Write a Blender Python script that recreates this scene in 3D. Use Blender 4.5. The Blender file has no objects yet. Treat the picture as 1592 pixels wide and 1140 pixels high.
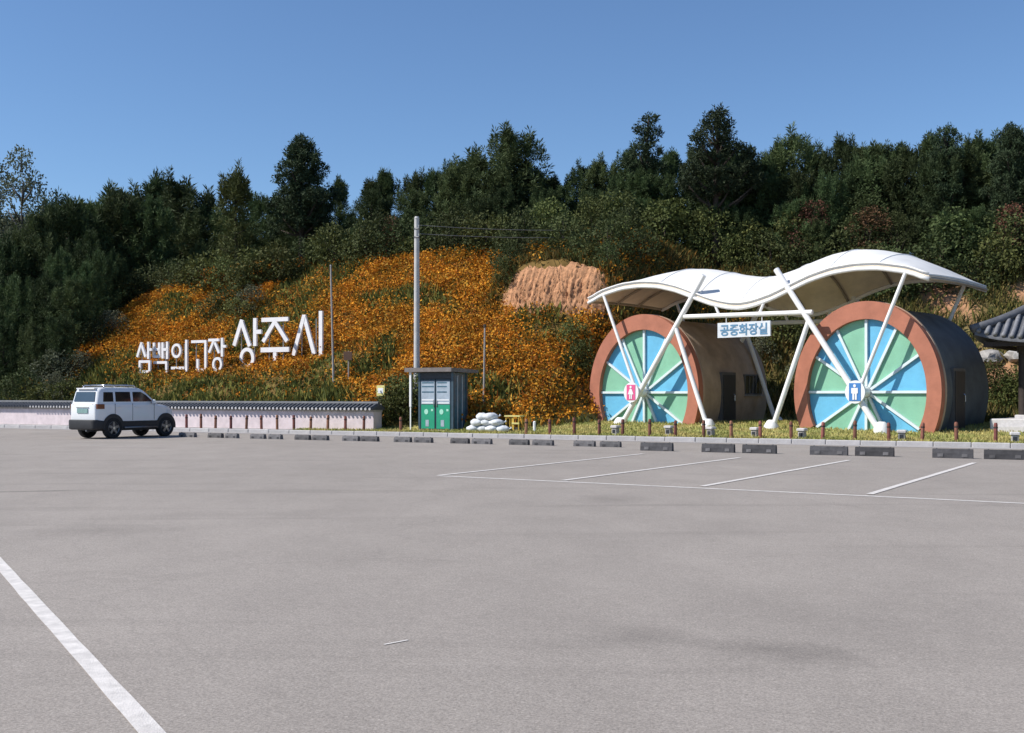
import bpy, math, random
import numpy as np
from mathutils import Vector, Matrix

R = math.radians
random.seed(7)
rng = np.random.default_rng(11)
sc = bpy.context.scene
COL = sc.collection

# ------------------------------------------------------------------ camera, sky, sun, exposure
EYE = 1.47
FPX = 1727.0          # focal length in pixels of the 1592 px wide photograph
HORIZON = 614.0
cam_d = bpy.data.cameras.new('camera')
cam = bpy.data.objects.new('camera', cam_d)
COL.objects.link(cam)
cam.location = (0, 0, EYE)
cam.rotation_euler = (R(90), 0, 0)
cam_d.sensor_width = 36.0
cam_d.lens = 36.0 * FPX / 1592.0
cam_d.shift_y = (HORIZON - 570.0) / 1592.0
cam_d.clip_start = 0.05
cam_d.clip_end = 6000
sc.camera = cam

SUN_EL = 44.0
SUN_H = Vector((-0.978, -0.208, 0)).normalized()
world = bpy.data.worlds.new('World')
sc.world = world
world.use_nodes = True
wn = world.node_tree.nodes
wl = world.node_tree.links
bg = wn['Background']
sky = wn.new('ShaderNodeTexSky')
sky.sky_type = 'NISHITA'
sky.sun_disc = False
sky.sun_elevation = R(SUN_EL)
sky.sun_rotation = math.atan2(SUN_H.x, SUN_H.y)
sky.altitude = 200
sky.air_density = 1.0
sky.dust_density = 0.1
sky.ozone_density = 7.0
wl.new(sky.outputs[0], bg.inputs[0])
bg.inputs[1].default_value = 0.093

sun_d = bpy.data.lights.new('sun', 'SUN')
sun_d.energy = 4.0
sun_d.angle = R(0.53)
sun_d.color = (1.0, 0.95, 0.88)
sun = bpy.data.objects.new('sun', sun_d)
COL.objects.link(sun)
S = Vector((SUN_H.x * math.cos(R(SUN_EL)), SUN_H.y * math.cos(R(SUN_EL)), math.sin(R(SUN_EL))))
sun.rotation_euler = S.to_track_quat('Z', 'Y').to_euler()
sun.location = S * 100

sc.view_settings.view_transform = 'Standard'
sc.view_settings.look = 'None'
sc.view_settings.exposure = 0.55
sc.view_settings.gamma = 1.0
sc.view_settings.use_curve_mapping = False
sc.cycles.use_denoising = True
sc.cycles.max_bounces = 6
sc.cycles.transparent_max_bounces = 6

# ------------------------------------------------------------------ plan frames
KR = -R(27.6)                                   # the kerb runs to the right and towards the viewer
AK = np.array([math.cos(KR), math.sin(KR)])
NK = np.array([-math.sin(KR), math.cos(KR)])
def KP(a, n, z=0.0):
    p = a * AK + n * NK
    return Vector((p[0], p[1], z))
def a_of(u, n):
    """position along a line parallel to the kerb that is seen at column u"""
    t = (u - 796.0) / FPX
    return (t * n * NK[1] - n * NK[0]) / (AK[0] - t * AK[1])
def G(u, v):
    d = FPX * EYE / (v - HORIZON)
    return Vector(((u - 796.0) / FPX * d, d, 0))
BR = -R(42.0)                                   # the restroom fronts
BO = Vector((4.68, 42.1, 0))

def sstep(x, a, b):
    t = np.clip((x - a) / (b - a), 0, 1)
    return t * t * (3 - 2 * t)
def wav(x, y, s=1.0, ph=0.0):
    x = x / s; y = y / s
    return (np.sin(x * 1.7 + 1.3 * np.sin(y * 1.1 + ph) + ph) + np.sin(y * 2.3 + 1.7 * np.sin(x * 0.9 - ph) + 2 * ph)
            + np.sin((x + y) * 3.1 + np.sin(x * 2.2 - y * 1.7 + ph)) * 0.6) / 2.6

TOE_A = [-300, -25, -20.5, -18.6, -17.3, -16, -10, 200]
TOE_N = [35.3, 35.3, 35.6, 36.4, 39.6, 42.5, 46.0, 46.0]
def ground_z(a, n):
    a = np.asarray(a, float); n = np.asarray(n, float)
    toe = np.interp(a, TOE_A, TOE_N)
    sl = np.interp(a, [-19, -10], [0.6, 1.0])
    cap = np.interp(a, [-19, -10], [7.9, 6.7])
    left = 0.30 + 0.70 * sstep(a, -68, -43)
    base = 0.125 + 0.32 * np.clip((n - 33.9) / 6.0, 0, 1) * np.interp(a, [-26, -20], [0.55, 1.0])
    run = np.clip(np.minimum(n, 56.5) - toe, 0, None)
    r = run * sl
    over = np.clip(r - cap, 0, None)
    r = r - over * 0.72
    r = r + 1.7 * sstep(n, 43.5, 44.1) * sstep(a, -24.6, -23.2) * (1 - sstep(a, -18.2, -16.0)) * np.clip(1 - (n - 44.1) / 7.0, 0, 1)
    r = r * left + 0.22 * wav(a, n, 1.6) * np.clip(run / 3.0, 0, 1)
    return base + r
def on_hill(a, n, dz=0.0):
    return KP(a, n, float(ground_z(a, n)) + dz)

# ------------------------------------------------------------------ materials
def nodes_of(m):
    m.use_nodes = True
    nt = m.node_tree
    return nt, nt.nodes['Principled BSDF']
def mat(name, col, rough=0.6, var=0.12, scale=6.0, bump=0.0, bscale=60.0, metal=0.0, spec=0.4, coat=0.0, fine=0.0, objvar=0.0, transl=0.0):
    m = bpy.data.materials.new(name)
    nt, b = nodes_of(m)
    N, L = nt.nodes, nt.links
    b.inputs['Roughness'].default_value = rough
    b.inputs['Metallic'].default_value = metal
    b.inputs['Specular IOR Level'].default_value = spec
    b.inputs['Coat Weight'].default_value = coat
    tc = N.new('ShaderNodeTexCoord')
    no = N.new('ShaderNodeTexNoise')
    no.inputs['Scale'].default_value = scale
    no.inputs['Detail'].default_value = 6
    no.inputs['Roughness'].default_value = 0.62
    L.new(tc.outputs['Object'], no.inputs['Vector'])
    rp = N.new('ShaderNodeValToRGB')
    rp.color_ramp.elements[0].position = 0.28
    rp.color_ramp.elements[1].position = 0.72
    rp.color_ramp.elements[0].color = tuple(max(0, c * (1 - var)) for c in col) + (1,)
    rp.color_ramp.elements[1].color = tuple(min(1, c * (1 + var)) for c in col) + (1,)
    L.new(no.outputs['Fac'], rp.inputs[0])
    out = rp.outputs[0]
    if objvar > 0:
        oi = N.new('ShaderNodeObjectInfo')
        hs = N.new('ShaderNodeHueSaturation')
        mr = N.new('ShaderNodeMapRange')
        mr.inputs[3].default_value = 1 - objvar
        mr.inputs[4].default_value = 1 + objvar
        L.new(oi.outputs['Random'], mr.inputs[0])
        L.new(mr.outputs[0], hs.inputs['Value'])
        ml = N.new('ShaderNodeMath'); ml.operation = 'MULTIPLY'; ml.inputs[1].default_value = 7.31
        fr = N.new('ShaderNodeMath'); fr.operation = 'FRACT'
        m2 = N.new('ShaderNodeMapRange'); m2.inputs[3].default_value = 0.475; m2.inputs[4].default_value = 0.515
        L.new(oi.outputs['Random'], ml.inputs[0]); L.new(ml.outputs[0], fr.inputs[0]); L.new(fr.outputs[0], m2.inputs[0])
        L.new(m2.outputs[0], hs.inputs['Hue'])
        L.new(out, hs.inputs['Color'])
        out = hs.outputs[0]
    L.new(out, b.inputs['Base Color'])
    if bump > 0:
        n2 = N.new('ShaderNodeTexNoise')
        n2.inputs['Scale'].default_value = bscale
        n2.inputs['Detail'].default_value = 4
        L.new(tc.outputs['Object'], n2.inputs['Vector'])
        bp = N.new('ShaderNodeBump')
        bp.inputs['Strength'].default_value = bump
        bp.inputs['Distance'].default_value = 0.02
        L.new(n2.outputs['Fac'], bp.inputs['Height'])
        L.new(bp.outputs[0], b.inputs['Normal'])
    if transl > 0:
        tr = N.new('ShaderNodeBsdfTranslucent')
        mx = N.new('ShaderNodeMixShader'); mx.inputs[0].default_value = transl
        L.new(out, tr.inputs[0])
        L.new(b.outputs[0], mx.inputs[1]); L.new(tr.outputs[0], mx.inputs[2])
        L.new(mx.outputs[0], N['Material Output'].inputs[0])
    return m
def attr_mat(name, rough=0.9, transl=0.0, var=0.25, scale=9.0):
    """colour of the thing itself comes from its per-vertex plant colour"""
    m = bpy.data.materials.new(name)
    nt, b = nodes_of(m)
    N, L = nt.nodes, nt.links
    b.inputs['Roughness'].default_value = rough
    b.inputs['Specular IOR Level'].default_value = 0.12
    at = N.new('ShaderNodeAttribute'); at.attribute_name = 'Col'
    no = N.new('ShaderNodeTexNoise'); no.inputs['Scale'].default_value = scale; no.inputs['Detail'].default_value = 5
    tc = N.new('ShaderNodeTexCoord'); L.new(tc.outputs['Object'], no.inputs['Vector'])
    mr = N.new('ShaderNodeMapRange'); mr.inputs[1].default_value = 0.3; mr.inputs[2].default_value = 0.7
    mr.inputs[3].default_value = 1 - var; mr.inputs[4].default_value = 1 + var
    L.new(no.outputs['Fac'], mr.inputs[0])
    mu = N.new('ShaderNodeVectorMath'); mu.operation = 'SCALE'
    L.new(at.outputs['Color'], mu.inputs[0]); L.new(mr.outputs[0], mu.inputs['Scale'])
    L.new(mu.outputs[0], b.inputs['Base Color'])
    if transl > 0:
        tr = N.new('ShaderNodeBsdfTranslucent')
        mx = N.new('ShaderNodeMixShader'); mx.inputs[0].default_value = transl
        L.new(mu.outputs[0], tr.inputs[0])
        L.new(b.outputs[0], mx.inputs[1]); L.new(tr.outputs[0], mx.inputs[2])
        L.new(mx.outputs[0], N['Material Output'].inputs[0])
    return m

M = {}
M['white_steel'] = mat('white_steel', (0.80, 0.79, 0.77), 0.4, 0.05, 4)
M['paint_line'] = mat('paint_line', (0.62, 0.585, 0.55), 0.8, 0.22, 9, 0.3, 120)
M['stop_dark'] = mat('stop_dark', (0.060, 0.058, 0.062), 0.85, 0.35, 7, 0.4, 50, objvar=0.3)
M['stop_grey'] = mat('stop_grey', (0.12, 0.115, 0.118), 0.85, 0.35, 7, 0.4, 50, objvar=0.35)
M['kerb'] = mat('kerb', (0.40, 0.385, 0.38), 0.85, 0.14, 5, 0.4, 70, objvar=0.08)
M['paving'] = mat('paving', (0.36, 0.34, 0.33), 0.9, 0.16, 3, 0.3, 40)
M['rust_post'] = mat('rust_post', (0.20, 0.085, 0.055), 0.8, 0.35, 9, 0.3, 40, objvar=0.3)
M['stone'] = mat('stone', (0.34, 0.32, 0.30), 0.9, 0.3, 9, 0.6, 30, objvar=0.25)
M['stucco'] = mat('stucco', (0.62, 0.535, 0.545), 0.9, 0.14, 3.2, 0.3, 30)
M['tile'] = mat('tile', (0.085, 0.088, 0.098), 0.65, 0.3, 8, 0.2, 30, objvar=0.15)
M['tile_row'] = mat('tile_row', (0.17, 0.172, 0.185), 0.6, 0.3, 8, 0.2, 30, objvar=0.2)
M['tile_end'] = mat('tile_end', (0.45, 0.44, 0.44), 0.8, 0.2, 9)
M['ring'] = mat('ring', (0.38, 0.145, 0.09), 0.8, 0.18, 1.8, 0.25, 30)
M['blue'] = mat('panel_blue', (0.125, 0.42, 0.63), 0.6, 0.13, 1.3, 0.2, 25)
M['green'] = mat('panel_green', (0.21, 0.46, 0.315), 0.6, 0.13, 1.3, 0.2, 25)
M['spoke'] = mat('spoke', (0.62, 0.70, 0.72), 0.5, 0.05, 4)
M['spoke_in'] = mat('recess', (0.16, 0.22, 0.27), 0.7, 0.1, 4)
M['vault_brown'] = mat('vault_brown', (0.40, 0.30, 0.22), 0.8, 0.25, 1.6, 0.3, 20)
M['vault_blue'] = mat('vault_blue', (0.105, 0.115, 0.12), 0.75, 0.3, 1.4, 0.3, 20)
M['dark_door'] = mat('dark_door', (0.03, 0.033, 0.04), 0.5, 0.2, 5)
M['pane'] = mat('pane', (0.025, 0.03, 0.035), 0.08, 0.1, 3, spec=0.6)
M['frame_grey'] = mat('frame_grey', (0.10, 0.10, 0.105), 0.5, 0.15, 5)
M['pink'] = mat('sign_pink', (0.66, 0.10, 0.25), 0.5, 0.05, 4)
M['sign_blue'] = mat('sign_blue', (0.05, 0.19, 0.46), 0.5, 0.05, 4)
M['sign_white'] = mat('sign_white', (0.74, 0.75, 0.76), 0.5, 0.05, 4)
M['board_grey'] = mat('board_grey', (0.60, 0.63, 0.66), 0.55, 0.12, 5)
M['letter_blue'] = mat('letter_blue', (0.10, 0.22, 0.34), 0.5, 0.1, 6)
M['letter_white'] = mat('letter_white', (0.76, 0.74, 0.74), 0.6, 0.10, 3)
M['car_white'] = mat('car_white', (0.72, 0.73, 0.74), 0.28, 0.02, 2, coat=0.6)
M['car_black'] = mat('car_black', (0.022, 0.022, 0.024), 0.6, 0.15, 6)
M['car_glass'] = mat('car_glass', (0.012, 0.014, 0.018), 0.05, 0.05, 2, spec=0.7)
M['rear_glass'] = mat('rear_glass', (0.05, 0.075, 0.10), 0.08, 0.1, 2, spec=0.6)
M['tyre'] = mat('tyre', (0.016, 0.016, 0.017), 0.85, 0.2, 12)
M['rim'] = mat('rim', (0.20, 0.20, 0.21), 0.35, 0.1, 8, metal=0.8)
M['tail'] = mat('tail', (0.16, 0.05, 0.02), 0.25, 0.1, 6)
M['lamp'] = mat('lamp', (0.62, 0.64, 0.66), 0.1, 0.05, 6)
M['chrome'] = mat('chrome', (0.5, 0.5, 0.52), 0.2, 0.05, 5, metal=0.9)
M['plate'] = mat('plate', (0.20, 0.32, 0.30), 0.5, 0.1, 9)
M['booth_green'] = mat('booth_green', (0.02, 0.29, 0.165), 0.45, 0.08, 4)
M['booth_pale'] = mat('booth_pale', (0.34, 0.40, 0.46), 0.4, 0.18, 6)
M['booth_dark'] = mat('booth_dark', (0.045, 0.075, 0.10), 0.4, 0.2, 5)
M['booth_roof'] = mat('booth_roof', (0.17, 0.15, 0.14), 0.8, 0.25, 4)
M['booth_teal'] = mat('booth_teal', (0.06, 0.13, 0.18), 0.15, 0.3, 5)
M['mint'] = mat('mint', (0.35, 0.66, 0.52), 0.5, 0.1, 9)
M['pole'] = mat('pole', (0.46, 0.45, 0.44), 0.75, 0.14, 4, 0.2, 30)
M['pole_thin'] = mat('pole_thin', (0.30, 0.28, 0.26), 0.8, 0.2, 4)
M['brown_sign'] = mat('brown_sign', (0.06, 0.03, 0.018), 0.8, 0.2, 9)
M['yellow_sign'] = mat('yellow_sign', (0.62, 0.55, 0.20), 0.6, 0.1, 9)
M['yellow'] = mat('yellow_paint', (0.58, 0.38, 0.06), 0.6, 0.25, 8)
M['sack'] = mat('sack', (0.62, 0.64, 0.66), 0.8, 0.14, 5, 0.6, 14, objvar=0.12)
M['wire'] = mat('wire', (0.16, 0.16, 0.16), 0.6, 0.1, 3)
M['dark_wood'] = mat('dark_wood', (0.035, 0.026, 0.022), 0.75, 0.3, 8)
M['granite'] = mat('granite', (0.52, 0.50, 0.49), 0.85, 0.15, 12, 0.2, 60)
M['roof_white'] = mat('roof_white', (0.74, 0.73, 0.705), 0.5, 0.10, 0.9)
M['roof_under'] = mat('roof_under', (0.80, 0.69, 0.54), 0.7, 0.16, 1.4)
M['roof_seam'] = mat('roof_seam', (0.36, 0.30, 0.23), 0.7, 0.16, 1.4)
M['soil'] = mat('soil', (0.40, 0.205, 0.105), 0.95, 0.5, 6.5, 1.0, 18)
M['bark'] = mat('bark', (0.06, 0.045, 0.035), 0.95, 0.35, 9, 0.6, 20)
M['bark_grey'] = mat('bark_grey', (0.12, 0.11, 0.10), 0.95, 0.35, 9, 0.6, 20)
M['pine'] = mat('pine_needles', (0.058, 0.086, 0.032), 0.75, 0.4, 1.1, objvar=0.4, spec=0.2, transl=0.2)
M['pine_dark'] = mat('pine_dark', (0.035, 0.054, 0.025), 0.75, 0.4, 1.1, objvar=0.2, spec=0.2, transl=0.1)
M['leaf_bush'] = mat('leaf_bush', (0.085, 0.10, 0.030), 0.75, 0.4, 1.3, objvar=0.35, spec=0.2, transl=0.2)
M['leaf_olive'] = mat('leaf_olive', (0.064, 0.082, 0.028), 0.75, 0.4, 1.3, objvar=0.35, spec=0.2, transl=0.2)
M['leaf_pale'] = mat('leaf_pale', (0.115, 0.125, 0.075), 0.75, 0.35, 1.3, objvar=0.2, spec=0.2, transl=0.2)
M['leaf_rust'] = mat('leaf_rust', (0.125, 0.062, 0.035), 0.75, 0.4, 1.3, objvar=0.25, spec=0.2, transl=0.15)
M['plants'] = attr_mat('hill_plants', transl=0.2)
M['terrain'] = attr_mat('hill_ground', var=0.4, scale=1.6)

# asphalt: worn, speckled, with stains and faint tyre sweeps
def asphalt():
    m = bpy.data.materials.new('asphalt')
    nt, b = nodes_of(m)
    N, L = nt.nodes, nt.links
    b.inputs['Roughness'].default_value = 0.88
    b.inputs['Specular IOR Level'].default_value = 0.25
    tc = N.new('ShaderNodeTexCoord')
    def noise(scale, detail, rough=0.6, sx=1, sy=1):
        mp = N.new('ShaderNodeMapping'); mp.inputs['Scale'].default_value = (sx, sy, 1)
        mp.inputs['Rotation'].default_value = (0, 0, R(20))
        L.new(tc.outputs['Object'], mp.inputs[0])
        n = N.new('ShaderNodeTexNoise'); n.inputs['Scale'].default_value = scale
        n.inputs['Detail'].default_value = detail; n.inputs['Roughness'].default_value = rough
        L.new(mp.outputs[0], n.inputs['Vector'])
        return n.outputs['Fac']
    def mapr(src, a, b_, c, d):
        r = N.new('ShaderNodeMapRange')
        for i, v in enumerate((a, b_, c, d)): r.inputs[i + 1].default_value = v
        L.new(src, r.inputs[0]); return r.outputs[0]
    def mul(x, y):
        k = N.new('ShaderNodeMath'); k.operation = 'MULTIPLY'
        L.new(x, k.inputs[0]); L.new(y, k.inputs[1]); return k.outputs[0]
    big = mapr(noise(0.16, 4, 0.6, 1, 0.5), 0.3, 0.7, 0.93, 1.06)
    mid = mapr(noise(1.1, 5, 0.65, 1, 0.6), 0.3, 0.7, 0.92, 1.07)
    streak = mapr(noise(0.5, 4, 0.6, 0.25, 2.2), 0.56, 0.76, 1.0, 0.80)
    fine = mul(mapr(noise(62, 3, 0.85), 0.28, 0.72, 0.58, 1.42), mapr(noise(22, 3, 0.8), 0.3, 0.7, 0.88, 1.12))
    spk = mapr(noise(30, 2, 0.6), 0.66, 0.76, 1.0, 1.45)
    f = mul(mul(mul(big, mid), streak), mul(fine, spk))
    mid2 = mapr(noise(9, 5, 0.75), 0.3, 0.7, 0.93, 1.07)
    f = mul(f, mid2)
    # thin branching cracks
    vo = N.new('ShaderNodeTexVoronoi'); vo.feature = 'DISTANCE_TO_EDGE'; vo.inputs['Scale'].default_value = 0.16
    dn = N.new('ShaderNodeTexNoise'); dn.inputs['Scale'].default_value = 0.9; dn.inputs['Detail'].default_value = 7
    L.new(tc.outputs['Object'], dn.inputs['Vector'])
    mx = N.new('ShaderNodeVectorMath'); mx.operation = 'MULTIPLY_ADD'; mx.inputs[1].default_value = (1.6, 1.6, 0)
    L.new(dn.outputs['Color'], mx.inputs[0]); L.new(tc.outputs['Object'], mx.inputs[2])
    L.new(mx.outputs[0], vo.inputs['Vector'])
    crack = mapr(vo.outputs['Distance'], 0.0, 0.005, 0.93, 1.0)
    f = mul(f, crack)
    # dark oil stains at their places
    def stain(x, y, rx, ry, rot, depth):
        nonlocal f
        mp = N.new('ShaderNodeMapping'); mp.vector_type = 'TEXTURE'
        mp.inputs['Location'].default_value = (x, y, 0)
        mp.inputs['Rotation'].default_value = (0, 0, rot)
        mp.inputs['Scale'].default_value = (rx, ry, 1)
        L.new(tc.outputs['Object'], mp.inputs[0])
        ln = N.new('ShaderNodeVectorMath'); ln.operation = 'LENGTH'
        L.new(mp.outputs[0], ln.inputs[0])
        nn = noise(2.4, 6, 0.75)
        ad = N.new('ShaderNodeMath'); ad.operation = 'MULTIPLY_ADD'; ad.inputs[1].default_value = 1.5
        L.new(nn, ad.inputs[0]); L.new(ln.outputs['Value'], ad.inputs[2])
        f = mul(f, mapr(ad.outputs[0], 0.75, 1.9, depth, 1.0))
    for u, v, rx, ry, rot, dp in [(1215, 1012, 0.55, 0.30, -0.5, 0.70), (1000, 990, 0.45, 0.30, 0.1, 0.82), (955, 777, 0.55, 0.8, 0.1, 0.80),
                                  (48, 764, 0.8, 0.14, 0.25, 0.5), (150, 825, 0.9, 0.5, 0.1, 0.82), (1330, 960, 1.1, 1.2, 0.2, 0.86), (380, 800, 2.2, 0.5, 0.2, 0.9)]:
        p = G(u, v); stain(p.x, p.y, rx, ry, rot, dp)
    cb = N.new('ShaderNodeCombineColor')
    base = N.new('ShaderNodeVectorMath'); base.operation = 'SCALE'; base.inputs[0].default_value = (0.296, 0.264, 0.234)
    L.new(f, base.inputs['Scale'])
    L.new(base.outputs[0], b.inputs['Base Color'])
    bp = N.new('ShaderNodeBump'); bp.inputs['Strength'].default_value = 0.35; bp.inputs['Distance'].default_value = 0.01
    L.new(noise(60, 4, 0.7), bp.inputs['Height']); L.new(bp.outputs[0], b.inputs['Normal'])
    N.remove(cb)
    return m
M['asphalt'] = asphalt()

# ------------------------------------------------------------------ mesh helpers
class MB:
    def __init__(s): s.v = []; s.f = []
    def add(s, vs, fs):
        o = len(s.v); s.v += [tuple(v) for v in vs]; s.f += [tuple(o + i for i in f) for f in fs]
    def box(s, x0, x1, y0, y1, z0, z1):
        s.add([(x0, y0, z0), (x1, y0, z0), (x1, y1, z0), (x0, y1, z0), (x0, y0, z1), (x1, y0, z1), (x1, y1, z1), (x0, y1, z1)],
              [(3, 2, 1, 0), (4, 5, 6, 7), (0, 1, 5, 4), (1, 2, 6, 5), (2, 3, 7, 6), (3, 0, 4, 7)])
    def bbox(s, x0, x1, y0, y1, z0, z1, b=0.02):
        """box with chamfered vertical and top edges"""
        def ring(i, z): return [(x0 + i, y0 + b, z), (x0 + b, y0 + i, z), (x1 - b, y0 + i, z), (x1 - i, y0 + b, z), (x1 - i, y1 - b, z), (x1 - b, y1 - i, z), (x0 + b, y1 - i, z), (x0 + i, y1 - b, z)]
        def ring2(z): return [(x0 + b, y0 + 2 * b, z), (x0 + 2 * b, y0 + b, z), (x1 - 2 * b, y0 + b, z), (x1 - b, y0 + 2 * b, z), (x1 - b, y1 - 2 * b, z), (x1 - 2 * b, y1 - b, z), (x0 + 2 * b, y1 - b, z), (x0 + b, y1 - 2 * b, z)]
        s.loft([ring(0, z0), ring(0, z1 - b), ring2(z1)], cap=True)
    def loft(s, rings, cap=True, closed=True):
        n = len(rings[0]); vs = [p for r in rings for p in r]; fs = []
        for k in range(len(rings) - 1):
            for i in range(n if closed else n - 1):
                j = (i + 1) % n
                fs.append((k * n + i, k * n + j, (k + 1) * n + j, (k + 1) * n + i))
        if cap:
            fs.append(tuple(range(n - 1, -1, -1))); fs.append(tuple((len(rings) - 1) * n + i for i in range(n)))
        s.add(vs, fs)
    def tube(s, pts, r, seg=8, cap=True):
        pts = [Vector(p) for p in pts]
        rs = r if isinstance(r, (list, tuple)) else [r] * len(pts)
        rings = []
        prev = None
        for i, p in enumerate(pts):
            d = (pts[min(i + 1, len(pts) - 1)] - pts[max(i - 1, 0)]).normalized()
            if prev is None:
                ref = Vector((0, 0, 1)) if abs(d.z) < 0.9 else Vector((1, 0, 0))
                x = d.cross(ref).normalized()
            else:
                x = (prev - d * prev.dot(d)).normalized()
            prev = x
            y = d.cross(x)
            rings.append([p + (x * math.cos(t) + y * math.sin(t)) * rs[i] for t in [2 * math.pi * k / seg for k in range(seg)]])
        s.loft(rings, cap)
    def prism(s, poly, y0, y1):
        """polygon in x,z pushed along y"""
        s.loft([[(x, y0, z) for x, z in poly], [(x, y1, z) for x, z in poly]])
    def bar(s, x0, z0, x1, z1, w, y0, y1):
        d = Vector((x1 - x0, z1 - z0)).normalized(); nrm = Vector((-d.y, d.x)) * w / 2
        s.prism([(x0 + nrm.x, z0 + nrm.y), (x1 + nrm.x, z1 + nrm.y), (x1 - nrm.x, z1 - nrm.y), (x0 - nrm.x, z0 - nrm.y)], y0, y1)
    def annulus(s, cx, cz, rx0, rz0, rx1, rz1, y0, y1, a0=0, a1=2 * math.pi, seg=40):
        n = seg
        full = abs(a1 - a0 - 2 * math.pi) < 1e-6
        ang = [a0 + (a1 - a0) * i / n for i in range(n + (0 if full else 1))]
        sec = [[(cx + rx0 * math.cos(t), y0, cz + rz0 * math.sin(t)), (cx + rx1 * math.cos(t), y0, cz + rz1 * math.sin(t)),
                (cx + rx1 * math.cos(t), y1, cz + rz1 * math.sin(t)), (cx + rx0 * math.cos(t), y1, cz + rz0 * math.sin(t))] for t in ang]
        if full: sec.append(sec[0])
        s.loft(sec, cap=not full)
    def mesh(s, name):
        me = bpy.data.meshes.new(name); me.from_pydata(s.v, [], s.f); me.update()
        import bmesh
        bm = bmesh.new(); bm.from_mesh(me); bmesh.ops.recalc_face_normals(bm, faces=bm.faces); bm.to_mesh(me); bm.free()
        return me
    def build(s, name, m, parent=None, smooth=False, loc=None, rz=0.0):
        me = s.mesh(name); me.materials.append(m)
        return link(name, me, parent, smooth, loc, rz)
def link(name, me, parent=None, smooth=False, loc=None, rz=0.0):
    if smooth:
        me.polygons.foreach_set('use_smooth', [True] * len(me.polygons))
        if smooth is not True: me.set_sharp_from_angle(angle=R(smooth))
    o = bpy.data.objects.new(name, me); COL.objects.link(o)
    if parent: o.parent = parent
    if loc is not None: o.location = loc
    o.rotation_euler[2] = rz
    return o
def thing(name, label, cat, loc=(0, 0, 0), rz=0.0, group=None):
    o = bpy.data.objects.new(name, None); COL.objects.link(o)
    o.empty_display_size = 0.2
    o.location = loc; o.rotation_euler[2] = rz
    return tag(o, label, cat, group)
def tag(o, label, cat, group=None, kind=None):
    o['label'] = label; o['category'] = cat
    if group: o['group'] = group
    if kind: o['kind'] = kind
    return o
def struct(o, label=None):
    o['kind'] = 'structure'
    if label: o['label'] = label; o['category'] = o.name.split('.')[0].replace('_', ' ')
    return o
def fast_mesh(name, V, Fq, m, colors=None):
    """numpy quads -> mesh; colors per vertex"""
    me = bpy.data.meshes.new(name)
    nv, nf = len(V), len(Fq)
    k = Fq.shape[1]
    me.vertices.add(nv); me.vertices.foreach_set('co', V.astype(np.float32).ravel())
    me.loops.add(nf * k); me.loops.foreach_set('vertex_index', Fq.astype(np.int32).ravel())
    me.polygons.add(nf)
    me.polygons.foreach_set('loop_start', np.arange(0, nf * k, k, dtype=np.int32))
    me.polygons.foreach_set('loop_total', np.full(nf, k, dtype=np.int32))
    me.update(calc_edges=True)
    if colors is not None:
        at = me.color_attributes.new('Col', 'FLOAT_COLOR', 'POINT')
        c4 = np.ones((nv, 4), np.float32); c4[:, :3] = colors
        at.data.foreach_set('color', c4.ravel())
    me.materials.append(m)
    return me
ORD = ['first', 'second', 'third', 'fourth', 'fifth', 'sixth', 'seventh', 'eighth', 'ninth', 'tenth', 'eleventh', 'twelfth', 'thirteenth', 'fourteenth', 'fifteenth', 'sixteenth']

# ------------------------------------------------------------------ ground, car park, kerb
def sheet(name, pts, z, m):
    me = bpy.data.meshes.new(name); me.from_pydata([(p[0], p[1], z) for p in pts], [], [tuple(range(len(pts)))]); me.update()
    me.materials.append(m)
    return struct(link(name, me))
sheet('ground', [(-2500, -2500), (2500, -2500), (2500, 2500), (-2500, 2500)], -0.06, mat('far_ground', (0.09, 0.095, 0.04), 0.95, 0.3, 0.05))
kl, kr = KP(-95, 33.45), KP(40, 33.45)
sheet('parking_lot', [(kl.x, kl.y), (-120, -40), (70, -40), (kr.x + 25, kr.y), (kr.x, kr.y)], 0.0, M['asphalt'])

def painted(name, p, q, w, z=0.004):
    p = Vector((p[0], p[1], 0)); q = Vector((q[0], q[1], 0))
    d = (q - p).normalized(); nn = Vector((-d.y, d.x, 0)) * w / 2
    n = max(2, int((q - p).length / 0.35))
    L_, R_ = [], []
    for i in range(n + 1):
        c = p + (q - p) * i / n
        L_.append(c + nn * (1 + random.uniform(-.06, .06))); R_.append(c - nn * (1 + random.uniform(-.06, .06)))
    vs = [(v.x, v.y, z) for v in L_ + R_]
    fs = [(i, n + 1 + i, n + 2 + i, i + 1) for i in range(n)]
    me = bpy.data.meshes.new(name); me.from_pydata(vs, [], fs); me.update(); me.materials.append(M['paint_line'])
    return struct(link(name, me))
f0, f1 = G(680, 740), G(1592, 783)
painted('painted_line', f0, f0 + (f1 - f0) * 1.7, 0.11)
for (u0, v0, u1, v1) in [(680, 740, 1000, 706), (872, 748, 1150, 712), (1090, 757, 1320, 716), (1350, 769.5, 1515, 720)]:
    p, q = G(u0, v0), G(u1, v1)
    painted('painted_line', p + (q - p).normalized() * 0.06, q, 0.11, 0.008)
p, q = G(1350, 769.5), G(1515, 720)
st = (G(1350, 769.5) - G(872, 748)) / 2
for k in (1, 2, 3): painted('painted_line', p + st * k, q + st * k, 0.11, 0.008)
p, q = G(0, 878), G(236, 1140)
painted('painted_line', p + (p - q) * 0.9, q + (q - p) * 0.7, 0.105)
p, q = G(597, 1003), G(634, 996)
painted('painted_line', p, q, 0.02)

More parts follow.
